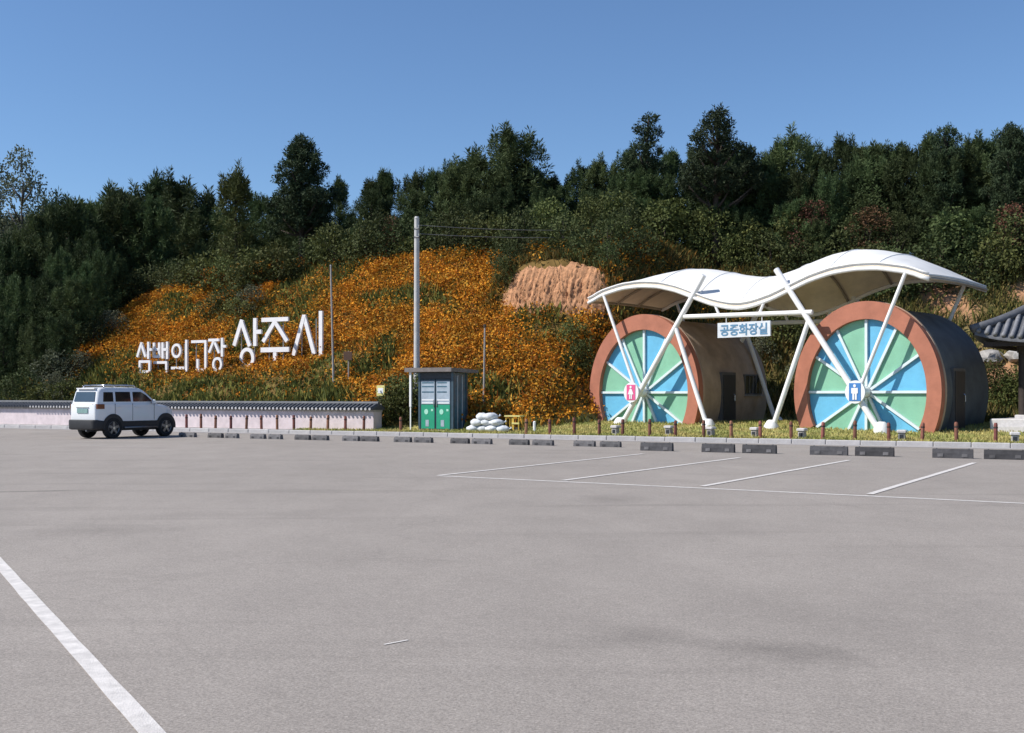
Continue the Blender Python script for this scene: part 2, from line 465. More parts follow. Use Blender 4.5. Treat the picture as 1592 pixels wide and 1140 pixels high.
kerb = bpy.data.objects.new('kerb', None); COL.objects.link(kerb); struct(kerb)
kerb.rotation_euler[2] = KR
kb = MB(); kb.bbox(-0.495, 0.495, 0, 0.19, -0.04, 0.14, 0.018); kme = kb.mesh('kerb_stone'); kme.materials.append(M['kerb'])
for i in range(-62, 24):
    o = link('kerb_stone', kme, kerb, loc=(i + 0.5, 33.4 + random.uniform(-.006, .006), random.uniform(-.006, .004)))
# pale gutter strip along the kerb foot and the paved edge behind it
def kstrip(name, a0, a1, n0, n1, z, m):
    return sheet(name, [KP(a0, n0)[:2], KP(a1, n0)[:2], KP(a1, n1)[:2], KP(a0, n1)[:2]], z, m)
kstrip('gutter', -62, 24, 32.75, 33.4, 0.005, M['paving'])

# ------------------------------------------------------------------ hillside terrain
def build_terrain():
    A = np.concatenate([np.arange(-150, -64, 3.0), np.arange(-64, 12, 0.5), np.arange(12, 90, 3.0)])
    Nn = np.concatenate([np.arange(33.58, 56, 0.42), np.arange(56, 80, 2.0), np.arange(80, 200, 10.0)])
    a, n = np.meshgrid(A, Nn)
    z = ground_z(a, n)
    V = np.stack([a * AK[0] + n * NK[0], a * AK[1] + n * NK[1], z], -1).reshape(-1, 3)
    na, nn = len(A), len(Nn)
    i = np.arange(nn - 1)[:, None] * na + np.arange(na - 1)[None, :]
    Fq = np.stack([i, i + 1, i + na + 1, i + na], -1).reshape(-1, 4)
    # what grows or lies there
    af, nf = a.ravel(), n.ravel()
    toe = np.interp(af, TOE_A, TOE_N)
    lawn = np.array([0.33, 0.30, 0.11]); weeds = np.array([0.15, 0.095, 0.03]); soil = np.array([0.35, 0.185, 0.105])
    dry = np.array([0.15, 0.135, 0.05]); wood = np.array([0.035, 0.032, 0.02])
    w = sstep(nf, toe - 0.3, toe + 1.0)[:, None]
    c = lawn * (1 - w) + weeds * w
    right = sstep(af, -17.5, -14)[:, None] * w
    mixn = sstep(wav(af, nf, 1.3, 2.0), -0.2, 0.5)[:, None]
    c = c * (1 - right) + (soil * mixn + dry * (1 - mixn)) * right
    up = sstep(nf, np.interp(af, [-19, -10], [49.0, 52.5]), np.interp(af, [-19, -10], [50.5, 54.0]))[:, None]
    c = c * (1 - up) + wood * up
    pave = (1 - sstep(af, -27.5, -26.5))[:, None] * (1 - sstep(nf, 34.9, 35.2))[:, None]
    c = c * (1 - pave) + np.array([0.33, 0.31, 0.30]) * pave
    return struct(link('hillside', fast_mesh('hillside', V, Fq, M['terrain'], c), smooth=True))
build_terrain()

# eroded red earth bank cut into the slope, with its rain furrows
def build_bank():
    A = np.arange(-23.3, -18.3, 0.035); T = np.linspace(0, 1, 26)
    a, t = np.meshgrid(A, T)
    g1 = wav(a * 3.1, t * 0.9, 0.55, 0.3); g2 = wav(a * 9.0, t * 1.6, 0.7, 1.7); g3 = wav(a * 2.0, t * 5.0, 0.6, 0.9)
    fur = 0.07 * g1 + 0.06 * g2 * (0.5 + t) + 0.06 * g3 + 0.035 * rng.normal(size=a.shape)
    ends = sstep(a, -23.3, -22.4) * (1 - sstep(a, -19.0, -18.2))
    n = 43.2 + 0.95 * t ** 1.2 - (0.30 + fur) * np.sin(np.pi * np.clip(t, 0.04, 0.97)) ** 0.6 * (0.25 + 0.75 * ends)
    zb = ground_z(a, np.full_like(a, 42.9)) - 0.35
    zt = np.clip(ground_z(a, np.full_like(a, 44.3)) + 0.04, 6.55, 7.2) - 0.35 * (1 - ends) + 0.09 * wav(a * 2, a, 0.5)
    z = zb + (zt - zb) * t
    V = np.stack([a * AK[0] + n * NK[0], a * AK[1] + n * NK[1], z], -1).reshape(-1, 3)
    na = len(A); i = np.arange(len(T) - 1)[:, None] * na + np.arange(na - 1)[None, :]
    Fq = np.stack([i, i + 1, i + na + 1, i + na], -1).reshape(-1, 4)
    return struct(link('earth_bank', fast_mesh('earth_bank', V, Fq, M['soil']), smooth=True))
build_bank()

# ------------------------------------------------------------------ plants that nobody could count
def unit(n):
    v = rng.normal(size=(n, 3)); return v / np.linalg.norm(v, axis=1, keepdims=True)
def diamonds(P, D, ln, wd, side=None):
    """flat leaf diamonds starting at P along D"""
    n = len(P)
    r = unit(n) if side is None else side
    sd = np.cross(D, r); sd /= (np.linalg.norm(sd, axis=1, keepdims=True) + 1e-9)
    ln = np.broadcast_to(np.asarray(ln, float).reshape(-1, 1), (n, 1)); wd = np.broadcast_to(np.asarray(wd, float).reshape(-1, 1), (n, 1))
    V = np.empty((n, 4, 3))
    V[:, 0] = P; V[:, 1] = P + D * ln * 0.55 + sd * wd * 0.5; V[:, 2] = P + D * ln; V[:, 3] = P + D * ln * 0.55 - sd * wd * 0.5
    return V.reshape(-1, 3), np.arange(n * 4).reshape(n, 4)
def kpts(a, n, z): return np.stack([a * AK[0] + n * NK[0], a * AK[1] + n * NK[1], z], -1)
PAL = np.array([[0.68, 0.285, 0.028], [0.60, 0.225, 0.025], [0.70, 0.345, 0.04], [0.42, 0.145, 0.03], [0.52, 0.30, 0.055]])
GRN = np.array([[0.16, 0.16, 0.04], [0.12, 0.135, 0.036], [0.20, 0.18, 0.045], [0.08, 0.095, 0.03]])
def green_share(a, n):
    g = 0.14 + 0.74 * sstep(wav(a, n, 2.0, 1.0), 0.1, 0.5) + 0.25 * sstep(wav(a, n, 0.7, 4.0), 0.2, 0.7)
    low = 1 - sstep(n, np.interp(a, [-31.5, -28, -25.5], [37.9, 37.2, 35.8]), np.interp(a, [-31.5, -28, -25.5], [39.9, 39.2, 37.6]))
    low *= 1 - 0.75 * sstep(a, -27, -23)
    g = np.maximum(g, 0.97 * low)
    g = np.maximum(g, 0.8 * sstep(a, -39, -37) * (1 - sstep(a, -34.5, -32.5)) * sstep(n, 42.2, 43.5))
    g = np.maximum(g, 0.95 * (1 - sstep(a + 0.55 * (n - 36), -45.0, -42.5)))
    return g
def scatter(n_pts, amin=-58, amax=-13.5, nmax=49.6):
    a = rng.uniform(amin, amax, n_pts); n = rng.uniform(34.9, nmax, n_pts)
    toe = np.interp(a, TOE_A, TOE_N)
    k = (n > toe - 0.25) & ~((a > -22.9) & (a < -18.6) & (n > 42.95) & (n < 44.25))
    k &= ~((a > -27) & (a < -21.5) & (n < 36.0)) & ~((a > -24.2) & (n > 43.9) & (rng.random(n_pts) < 0.80))
    return a[k], n[k]
def flower_mass():
    # clumped plants: clump centres first, each with its own height
    ca, cn = scatter(11500)
    keep = rng.random(len(ca)) > green_share(ca, cn)
    ca, cn = ca[keep], cn[keep]
    per = 24
    a = np.repeat(ca, per) + rng.normal(0, 0.24, len(ca) * per); n = np.repeat(cn, per) + rng.normal(0, 0.24, len(ca) * per)
    n = np.where(a < -23.5, np.maximum(n, 35.2), n)
    tall = np.where((ca > -42) & (ca < -28.5) & (cn > 37.0) & (cn < 40.3), 0.40, 1.0)
    hgt = np.repeat(rng.uniform(0.35, 0.72, len(ca)) * tall, per) * rng.uniform(0.55, 1.0, len(a))
    shade = np.repeat(rng.choice(5, len(ca), p=[.38, .2, .18, .12, .12]), per)
    swap = rng.random(len(a)) < 0.35; shade[swap] = rng.choice(5, swap.sum())
    P = kpts(a, n, ground_z(a, n) + hgt)
    D = unit(len(a)) * np.array([1, 1, 0.45]) + np.array([0, 0, 0.1]); D /= np.linalg.norm(D, axis=1, keepdims=True)
    V, Fq = diamonds(P, D, rng.uniform(0.06, 0.16, len(a)), rng.uniform(0.05, 0.12, len(a)))
    c = PAL[shade] * np.repeat(rng.uniform(0.62, 1.1, (len(ca), 1)), per, 0) * (0.82 + 0.3 * sstep(wav(a, n, 1.1, 3.0), -0.5, 0.5))[:, None] * rng.uniform(0.8, 1.15, (len(a), 1))
    o = link('orange_flowers', fast_mesh('orange_flowers', V, Fq, M['plants'], np.repeat(c, 4, 0)))
    tag(o, 'mass of orange cosmos flowers covering the hillside around the white letters', 'flowers', kind='stuff')
    # stems and leaves under and between them
    ca, cn = scatter(5600)
    per = 15
    a = np.repeat(ca, per) + rng.normal(0, 0.28, len(ca) * per); n = np.repeat(cn, per) + rng.normal(0, 0.28, len(ca) * per)
    n = np.where(a < -23.5, np.maximum(n, 35.25), n)
    gs = green_share(a, n)
    lush = np.repeat(rng.uniform(0.15, 0.6, len(ca)), per) * (0.75 + 0.6 * gs) * np.where((a > -42) & (a < -28.5) & (n > 36.8) & (n < 40.3), 0.55, 1.0)
    P = kpts(a, n, ground_z(a, n) - 0.03)
    D = unit(len(a)) * 0.55 + np.array([0, 0, 0.9]); D /= np.linalg.norm(D, axis=1, keepdims=True)
    V, Fq = diamonds(P, D, lush, rng.uniform(0.05, 0.13, len(a)))
    c = np.where((rng.random((len(a), 1)) < 0.55 * (1 - gs[:, None])), PAL[rng.choice([3, 4, 4], len(a))] * 1.0, GRN[rng.choice(4, len(a))])
    c = c * rng.uniform(0.7, 1.3, (len(a), 1))
    o = link('hillside_weeds', fast_mesh('hillside_weeds', V, Fq, M['plants'], np.repeat(c, 4, 0)))
    tag(o, 'green weeds and dry stems between the orange flowers on the slope', 'weeds', kind='stuff')
flower_mass()
def dry_grass():
    k = 3000
    ca = rng.uniform(-16, 14, k); cn = rng.uniform(44.6, 54, k)
    keep = (wav(ca, cn, 1.3, 2.0) < 0.02) | (rng.random(k) < 0.08)
    ca, cn = ca[keep], cn[keep]
    per = 24
    a = np.repeat(ca, per) + rng.normal(0, 0.25, len(ca) * per); n = np.repeat(cn, per) + rng.normal(0, 0.25, len(ca) * per)
    P = kpts(a, n, ground_z(a, n) - 0.03)
    D = unit(len(a)) * 0.6 + np.array([0, 0, 0.9]); D /= np.linalg.norm(D, axis=1, keepdims=True)
    V, Fq = diamonds(P, D, rng.uniform(0.2, 0.75, len(a)), rng.uniform(0.03, 0.09, len(a)))
    pal = np.array([[0.19, 0.16, 0.05], [0.12, 0.125, 0.035], [0.24, 0.18, 0.07], [0.08, 0.09, 0.03]])
    c = pal[rng.choice(4, len(a))] * rng.uniform(0.7, 1.25, (len(a), 1))
    o = link('dry_grass', fast_mesh('dry_grass', V, Fq, M['plants'], np.repeat(c, 4, 0)))
    tag(o, 'dry grass and weeds on the red earth slope behind the restrooms', 'grass', kind='stuff')
dry_grass()
def rim_grass():
    k = 3600
    ca = rng.uniform(-25.5, -11.5, k); cn = rng.uniform(42.6, 52.0, k)
    keep = ~((ca > -22.9) & (ca < -18.6) & (cn < 44.2)) & (cn > np.interp(ca, [-16, -11], [42.6, 48.5]))
    ca, cn = ca[keep], cn[keep]
    per = 24
    a = np.repeat(ca, per) + rng.normal(0, 0.22, len(ca) * per); n = np.repeat(cn, per) + rng.normal(0, 0.14, len(ca) * per)
    P = kpts(a, n, ground_z(a, n) - 0.03)
    D = unit(len(a)) * 0.6 + np.array([0, 0, 0.9]); D /= np.linalg.norm(D, axis=1, keepdims=True)
    V, Fq = diamonds(P, D, rng.uniform(0.15, 0.55, len(a)), rng.uniform(0.03, 0.08, len(a)))
    pal = np.array([[0.17, 0.13, 0.045], [0.085, 0.09, 0.028], [0.22, 0.12, 0.03], [0.06, 0.07, 0.022]])
    c = pal[rng.choice(4, len(a))] * rng.uniform(0.7, 1.25, (len(a), 1))
    o = link('rim_grass', fast_mesh('rim_grass', V, Fq, M['plants'], np.repeat(c, 4, 0)))
    tag(o, 'brownish grass tufts growing round the rim of the red earth bank', 'grass', kind='stuff')
rim_grass()
def lawn():
    k = 70000
    a = rng.uniform(-27, 14, k); n = 33.62 + rng.random(k) ** 1.35 * 9.5
    toe = np.interp(a, TOE_A, TOE_N)
    keep = n < toe + 0.3
    a, n = a[keep], n[keep]
    P = kpts(a, n, ground_z(a, n) - 0.01)
    D = unit(len(a)) * 0.5 + np.array([0, 0, 0.9]); D /= np.linalg.norm(D, axis=1, keepdims=True)
    V, Fq = diamonds(P, D, rng.uniform(0.04, 0.13, len(a)), rng.uniform(0.015, 0.04, len(a)))
    t = sstep(wav(a, n, 0.9, 0.4), -0.4, 0.6)[:, None]
    c = (np.array([0.46, 0.39, 0.15]) * t + np.array([0.31, 0.32, 0.105]) * (1 - t)) * rng.uniform(0.75, 1.25, (len(a), 1))
    o = link('lawn_grass', fast_mesh('lawn_grass', V, Fq, M['plants'], np.repeat(c, 4, 0)))
    tag(o, 'short yellowish green lawn grass between the kerb and the restrooms', 'grass', kind='stuff')
lawn()

# ------------------------------------------------------------------ restroom buildings shaped as bicycle wheels
RX_O, RZ_O, RX_I, RZ_I = 2.50, 2.95, 2.03, 2.37
HUBZ = 1.56
BASEZ = 0.16
def low_ang(rz): return math.asin((BASEZ - HUBZ) / rz)
def restroom(x, label, sign_mat, sex, vault, side):
    t = thing('restroom_building', label, 'building', BO + Matrix.Rotation(BR, 3, 'Z') @ Vector((x, 0, 0)), BR, 'wheel shaped restrooms')
    depth = 5.2 if side[2] else 4.5
    # vaulted body
    a0 = low_ang(RZ_O - 0.14)
    seg = 40
    prof = [((RX_O - 0.12) * math.cos(a0 + (math.pi - 2 * a0) * i / seg), HUBZ + (RZ_O - 0.14) * math.sin(a0 + (math.pi - 2 * a0) * i / seg)) for i in range(seg + 1)]
    b = MB(); b.loft([[(p[0], 0.28, p[1]) for p in prof], [(p[0], depth, p[1]) for p in prof]]); b.build('vault', vault, t, smooth=40)
    # brick red rim
    a0 = low_ang(RZ_O)
    r = MB()
    r.annulus(0, HUBZ, RX_I, RZ_I, RX_O, RZ_O, 0.0, 0.30, a0, math.pi - a0, 64)
    rim = r.build('rim', M['ring'], t, smooth=35)
    e = MB(); e.annulus(0, HUBZ, RX_O - 0.10, RZ_O - 0.115, RX_O + 0.015, RZ_O + 0.018, 0.303, 0.42, a0, math.pi - a0, 64); e.build('rim_back', M['vault_brown'], rim, smooth=35)
    # colour sectors, recessed in the rim, alternately green and blue
    for k in range(12):
        s0 = math.pi / 2 - k * math.pi / 6; s1 = s0 - math.pi / 6
        pts = [(0, 0)] + [(RX_I * math.cos(s0 + (s1 - s0) * i / 8), RZ_I * math.sin(s0 + (s1 - s0) * i / 8)) for i in range(9)]
        lim = BASEZ - HUBZ
        poly = []
        for i in range(len(pts)):                                   # clip at the ground
            p, q = pts[i], pts[(i + 1) % len(pts)]
            if p[1] >= lim: poly.append(p)
            if (p[1] >= lim) != (q[1] >= lim):
                f = (lim - p[1]) / (q[1] - p[1]); poly.append((p[0] + (q[0] - p[0]) * f, lim))
        if len(poly) < 3: continue
        cx = sum(p[0] for p in poly) / len(poly); cz = sum(p[1] for p in poly) / len(poly)
        poly = [(cx + (p[0] - cx) * 0.985, HUBZ + cz + (p[1] - cz) * 0.985) for p in poly]
        w = MB(); w.prism(poly, 0.20 + 0.002 * (k % 3), 0.262)
        w.build('sector', M['blue'] if k % 2 == 0 else M['green'], t)
    for k in range(12):
        s0 = math.pi / 2 - k * math.pi / 6
        c, s = math.cos(s0), math.sin(s0)
        L_ = 0.995
        if s < -0.1: L_ = min(L_, (BASEZ - HUBZ) / (RZ_I * s))
        m = MB(); m.bar(c * 0.18, HUBZ + s * 0.18, RX_I * c * L_, HUBZ + RZ_I * s * L_, 0.085, 0.11 + 0.002 * (k % 2), 0.196)
        m.build('spoke', M['spoke'], t)
    h = MB()
    h.tube([(0, 0.19, HUBZ), (0, -0.62, HUBZ)], 0.17, 16); h.build('axle', M['white_steel'], t, smooth=40)
    # pictogram plate on the axle
    pl2 = MB(); pl2.annulus(0, HUBZ, 0.001, 0.001, 0.335, 0.37, -0.70, -0.62, seg=28)
    plate = pl2.build('pictogram_plate', M['sign_white'], t)
    pf = MB(); pf.box(-0.195, 0.195, -0.715, -0.702, HUBZ - 0.285, HUBZ + 0.285); pf.build('plate_face', sign_mat, plate)
    g = MB(); y0, y1 = -0.73, -0.717
    cz = HUBZ
    g.annulus(0, cz + 0.215, 0.001, 0.001, 0.055, 0.055, y0, y1, seg=14)
    if sex == 'w':
        g.prism([(-0.05, cz + 0.14), (0.05, cz + 0.14), (0.15, cz - 0.08), (-0.15, cz - 0.08)], y0, y1)
        g.prism([(-0.07, cz - 0.083), (-0.015, cz - 0.083), (-0.015, cz - 0.27), (-0.07, cz - 0.27)], y0, y1)
        g.prism([(0.015, cz - 0.083), (0.07, cz - 0.083), (0.07, cz - 0.27), (0.015, cz - 0.27)], y0, y1)
    else:
        g.prism([(-0.13, cz + 0.14), (0.13, cz + 0.14), (0.13, cz - 0.05), (0.085, cz - 0.05), (0.085, cz - 0.27), (0.015, cz - 0.27), (0.015, cz - 0.06),
                 (-0.015, cz - 0.06), (-0.015, cz - 0.27), (-0.085, cz - 0.27), (-0.085, cz - 0.05), (-0.13, cz - 0.05)], y0, y1)
    g.v = [(x * 0.85, y, HUBZ + (z - HUBZ) * 0.92) for x, y, z in g.v]
    g.build('pictogram', M['sign_white'], plate)
    # entrance and window in the right flank
    X = RX_O - 0.12
    d = MB(); d.box(X - 0.45, X + 0.03, side[0], side[1], BASEZ + 0.05, 2.32); fr = d.build('door', M['frame_grey'], t)
    d = MB(); d.box(X + 0.032, X + 0.055, side[0] + 0.08, side[1] - 0.08, BASEZ + 0.06, 2.22); leaf = d.build('door_leaf', M['dark_door'], fr)
    d = MB(); d.tube([(X + 0.06, side[1] - 0.2, 1.2), (X + 0.11, side[1] - 0.2, 1.25), (X + 0.11, side[1] - 0.2, 1.45), (X + 0.06, side[1] - 0.2, 1.5)], 0.014, 6); d.build('handle', M['chrome'], fr)
    if side[2]:
        w = MB(); w.box(X - 0.40, X + 0.02, side[2], side[3], 1.48, 2.26); wf = w.build('window', M['frame_grey'], t)
        ym = (side[2] + side[3]) / 2
        for y in (side[2] + 0.05, ym + 0.025):
            w = MB(); w.box(X + 0.022, X + 0.03, y, y + (side[3] - side[2]) / 2 - 0.075, 1.53, 2.21); w.build('pane', M['pane'], wf)
        w = MB(); w.box(X - 0.05, X + 0.09, side[2] - 0.05, side[3] + 0.05, 1.42, 1.477); w.build('window_sill', M['stone'], wf)
        for i in range(4):
            yy = side[2] + (side[3] - side[2]) * (i + 1) / 5
            w = MB(); w.tube([(X + 0.06, yy, 1.48), (X + 0.06, yy, 2.25)], 0.012, 5); w.build('window_bar', M['frame_grey'], wf)
    return t
restroom(0.30, 'smaller looking left wheel shaped restroom with pink women sign at its hub', M['pink'], 'w', M['vault_brown'], (1.75, 2.75, 3.45, 4.75))
restroom(9.08, 'right wheel shaped restroom with blue men sign and dark blue grey vault', M['sign_blue'], 'm', M['vault_blue'], (1.25, 2.25, None, None))

# ------------------------------------------------------------------ canopy on a bicycle frame
def build_canopy():
    t = thing('wave_canopy', 'white wave shaped canopy on slanted white tubes spanning both wheel restrooms', 'canopy', BO, BR)
    XC = 4.76
    PX = np.array([-6.63, -6.0, -5.0, -4.2, -3.4, -2.6, -1.8, -1.2, -0.5, 0.0])
    PZ = np.array([5.10, 5.38, 5.58, 5.61, 5.54, 5.34, 5.03, 4.80, 4.62, 4.57])
    xs = np.linspace(-6.63, 6.63, 57)
    xd = np.linspace(-6.63, 0, 400)
    zd = np.interp(xd, PX, PZ)
    kern = np.ones(25) / 25
    zd = np.convolve(np.pad(zd, 12, mode='edge'), kern, 'valid')
    zf = np.interp(-np.abs(xs), xd, zd)
    Y0, Y1 = -0.5, 4.5
    ys = np.linspace(Y0, Y1, 15)
    def zz(i, y):
        f = abs(xs[i]) / 6.63
        c = 0.06 + 1.06 * ((1 - f ** 2.3) ** 1.25 if xs[i] > 0 else (1 - f ** 1.75) ** 1.45)
        q = (y - (Y0 + Y1) / 2) / ((Y1 - Y0) / 2)
        return zf[i] + c * (1 - q * q)
    def surface(i0, i1, dz, th, name, m, par=None, y0i=0, y1i=14):
        V = []; Fq = []
        ny = y1i - y0i + 1
        idx = list(range(i0, i1 + 1))
        for lay in (0, 1):
            for i in idx:
                for j in range(y0i, y1i + 1):
                    V.append((XC + xs[i], ys[j], zz(i, ys[j]) + dz - lay * th))
        n0 = len(idx) * ny
        for p in range(len(idx) - 1):
            for j in range(ny - 1):
                q = p * ny + j
                Fq.append((q, q + ny, q + ny + 1, q + 1)); Fq.append((n0 + q, n0 + q + 1, n0 + q + ny + 1, n0 + q + ny))
        for p in range(len(idx) - 1):
            q = p * ny; Fq.append((q, n0 + q, n0 + q + ny, q + ny)); q += ny - 1; Fq.append((q, q + ny, n0 + q + ny, n0 + q))
        for j in range(ny - 1):
            Fq.append((j, j + 1, n0 + j + 1, n0 + j)); q = (len(idx) - 1) * ny + j; Fq.append((q, n0 + q, n0 + q + 1, q + 1))
        b = MB(); b.add(V, Fq); return b.build(name, m, par or t, smooth=45)
    # roof sheets, lapped seam to seam, and the lining below
    for k in range(8):
        surface(k * 7, k * 7 + 7, 0.06 + 0.004 * (k % 2), 0.045, 'roof_sheet', M['roof_white'])
        surface(k * 7, k * 7 + 7, 0.006, 0.03, 'soffit_panel', M['roof_under'])
    for k in range(0, 57, 7):                                        # cross ribs
        b = MB(); b.tube([(XC + xs[k], y, zz(k, y) - 0.08) for y in ys], 0.05, 6); b.build('cross_rib', M['roof_seam'], t, smooth=True)
    for k in range(7, 56, 7):                                        # welded seams over the sheet joints
        b = MB(); b.tube([(XC + xs[k], y, zz(k, y) + 0.066) for y in ys], 0.022, 6); b.build('seam', M['white_steel'], t, smooth=True)
    for j, m in ((0, 'white_steel'), (14, 'white_steel'), (5, 'roof_seam'), (9, 'roof_seam')):
        b = MB(); b.tube([(XC + xs[i], ys[j], zz(i, ys[j]) - 0.10) for i in range(57)], 0.068 if j in (0, 14) else 0.045, 8); b.build('edge_tube' if j in (0, 14) else 'purlin', M[m], t, smooth=True)
    b = MB(); b.tube([(XC + xs[i], ys[0] - 0.03, zz(i, ys[0]) + 0.085) for i in range(57)], 0.03, 6); b.build('gutter_trim', M['white_steel'], t, smooth=True)
    for yy in (-0.5, 4.5):
        for s in (-1, 1):
            def P(x, z): return (XC + s * x, yy, z)
            b = MB(); b.tube([P(5.08, 0.28), P(1.42, 5.72)], 0.10, 10); b.build('main_strut', M['white_steel'], t, smooth=40)
            b = MB(); b.tube([P(2.62, 3.93), P(1.27, 0.30)], 0.085, 10); b.build('brace_strut', M['white_steel'], t, smooth=40)
            b = MB(); b.tube([P(4.42, 1.75), P(5.90, 5.30)], 0.062, 10); b.build('outer_strut', M['white_steel'], t, smooth=40)
            for x in (5.12, 1.24):
                b = MB(); r0 = XC + s * x
                b.loft([[(r0 + r * math.cos(q), yy + r * math.sin(q), z) for q in [2 * math.pi * i / 10 for i in range(10)]] for r, z in ((0.26, 0.1), (0.25, 0.42), (0.15, 0.58), (0.10, 0.62))])
                b.build('footing', M['white_steel'], t, smooth=40)
            b = MB(); b.tube([P(0.98, 4.66), P(0.78, 4.24)], 0.05, 8); b.build('hanger', M['white_steel'], t, smooth=40)
        b = MB(); b.tube([(XC - 2.1 - 0.15, yy, 4.28), (XC + 2.75, yy, 4.20)], 0.085, 10); b.build('cross_tube', M['white_steel'], t, smooth=40)
    return t
build_canopy()

# hanging name board under the cross tube
t = thing('hanging_sign', 'white board with blue letters hanging from the canopy cross tube', 'sign', BO, BR)
b = MB(); b.box(3.92, 5.98, -0.54, -0.47, 3.47, 3.99); b.build('board', M['board_grey'], t)
for x in (4.25, 5.65):
    b = MB(); b.tube([(x, -0.505, 3.985), (x, -0.505, 4.2)], 0.015, 6); b.build('hanger', M['white_steel'], t)
tx = bpy.data.curves.new('letters', 'FONT'); tx.body = '공중화장실'; tx.size = 0.46; tx.extrude = 0.006; tx.align_x = 'CENTER'; tx.align_y = 'CENTER'
tx.offset = 0.012
to = bpy.data.objects.new('lettering_tmp', tx); COL.objects.link(to)
bpy.context.view_layer.update()
dg = bpy.context.evaluated_depsgraph_get()
me = bpy.data.meshes.new_from_object(to.evaluated_get(dg)); bpy.data.objects.remove(to)
me.materials.clear(); me.materials.append(M['letter_blue'])
xsv = [v.co.x for v in me.vertices] or [0]; ysv = [v.co.y for v in me.vertices] or [0]
sx = 1.84 / max(1e-3, max(xsv) - min(xsv)); sy = 0.40 / max(1e-3, max(ysv) - min(ysv)); cx = (max(xsv) + min(xsv)) / 2; cy = (max(ysv) + min(ysv)) / 2
for v in me.vertices: v.co = Vector((4.95 + (v.co.x - cx) * sx, -0.549 - v.co.z * 0.5, 3.73 + (v.co.y - cy) * sy))
link('lettering', me, t)

# ------------------------------------------------------------------ white hillside letters
def letter(name_hint, u, v_base, w, h, strokes, label):
    t_ = (u - 796) / FPX
    n = 39.0
    for _ in range(60):                                              # where the line of sight meets the slope
        a = a_of(u, n); z = float(ground_z(a, n)); d = -NK[0] * a + NK[1] * n
        want = EYE + (HORIZON - v_base) * d / FPX
        n += (want - z) / 0.6 * 0.5
    t = thing('hillside_letter', label, 'letter', KP(a, n, want + 0.06), KR, 'white letters on the flower slope')
    for s in strokes:
        b = MB()
        if s[0] == 'o':
            _, cx, cz, r, th = s
            b.annulus((cx - .5) * w, cz * h, r * w - th, r * w * 1.12 - th, r * w, r * w * 1.12, -0.05, 0.05, seg=24)
        else:
            x0, z0, x1, z1, th = s
            j = random.uniform(-0.006, 0.006)
            b.bar((x0 - .5) * w, z0 * h, (x1 - .5) * w, z1 * h, th, -0.05 + j, 0.05 + j)
        b.build('stroke', M['letter_white'], t)
    for x in (-0.25, 0.25):
        b = MB(); b.tube([(x * w, 0.075, -0.5), (x * w, 0.075, h * 0.9)], 0.025, 6); b.build('support_post', M['pole_thin'], t)
th = 0.125
SM = [('sam', 225, 581, 0.95, 1.42, [(.02, .52, .32, 1, th), (.30, .95, .58, .52, th), (.78, .45, .78, 1.02, th), (.78, .76, 1.02, .76, th), (.15, .36, .9, .36, th), (.15, .02, .9, .02, th), (.2, 0, .2, .38, th), (.86, 0, .86, .38, th)], 'small white hillside letter reading 삼, leftmost of all'),
      ('baek', 250, 581, 0.98, 1.42, [(.08, .5, .08, 1, th), (.42, .5, .42, 1, th), (.06, .53, .44, .53, th), (.06, .77, .44, .77, th), (.66, .46, .66, 1.0, th), (.94, .44, .94, 1.02, th), (.66, .76, .94, .76, th), (.06, .33, .95, .33, th), (.90, .34, .90, 0, th)], 'small white hillside letter reading 백, second from the left'),
      ('ui', 279, 580, 1.02, 1.45, [('o', .34, .68, .30, .115), (.02, .12, .82, .12, th), (.95, .0, .95, 1.03, th)], 'small white hillside letter reading 의, third from the left'),
      ('go', 310, 580, 1.02, 1.48, [(.04, .95, .92, .95, th), (.90, .98, .90, .06, th), (.42, .40, .42, .06, th), (.30, .05, 1.02, .05, th)], 'small white hillside letter reading 고, beside the round letter'),
      ('jang', 338, 580, 1.02, 1.52, [(.0, .96, .62, .96, th), (.32, .94, .04, .58, th), (.32, .94, .62, .56, th), (.80, .45, .80, 1.02, th), (.8, .76, 1.04, .76, th), ('o', .52, .22, .29, .115)], 'small white hillside letter reading 장, just left of the big letters')]
tb = 0.19
BG = [('sang', 384, 568, 1.55, 2.02, [(.02, .42, .32, 1, tb), (.30, .97, .62, .40, tb), (.82, .40, .82, 1.03, tb), (.82, .72, 1.06, .72, tb), ('o', .52, .13, .28, .17)], 'big white hillside letter reading 상, left of the three'),
      ('ju', 428, 564, 1.62, 1.95, [(.03, .97, .97, .97, tb), (.5, .92, .08, .46, tb), (.5, .92, .93, .46, tb), (.0, .27, 1.0, .27, tb * 1.15), (.5, .26, .5, .02, tb)], 'big white hillside letter reading 주, middle of the three'),
      ('si', 479, 560, 1.62, 2.0, [(.0, .08, .38, .98, tb), (.36, .98, .72, .10, tb), (.95, .04, .95, 1.06, tb)], 'big white hillside letter reading 시, right of the three')]
for L_ in SM + BG: letter(*L_)

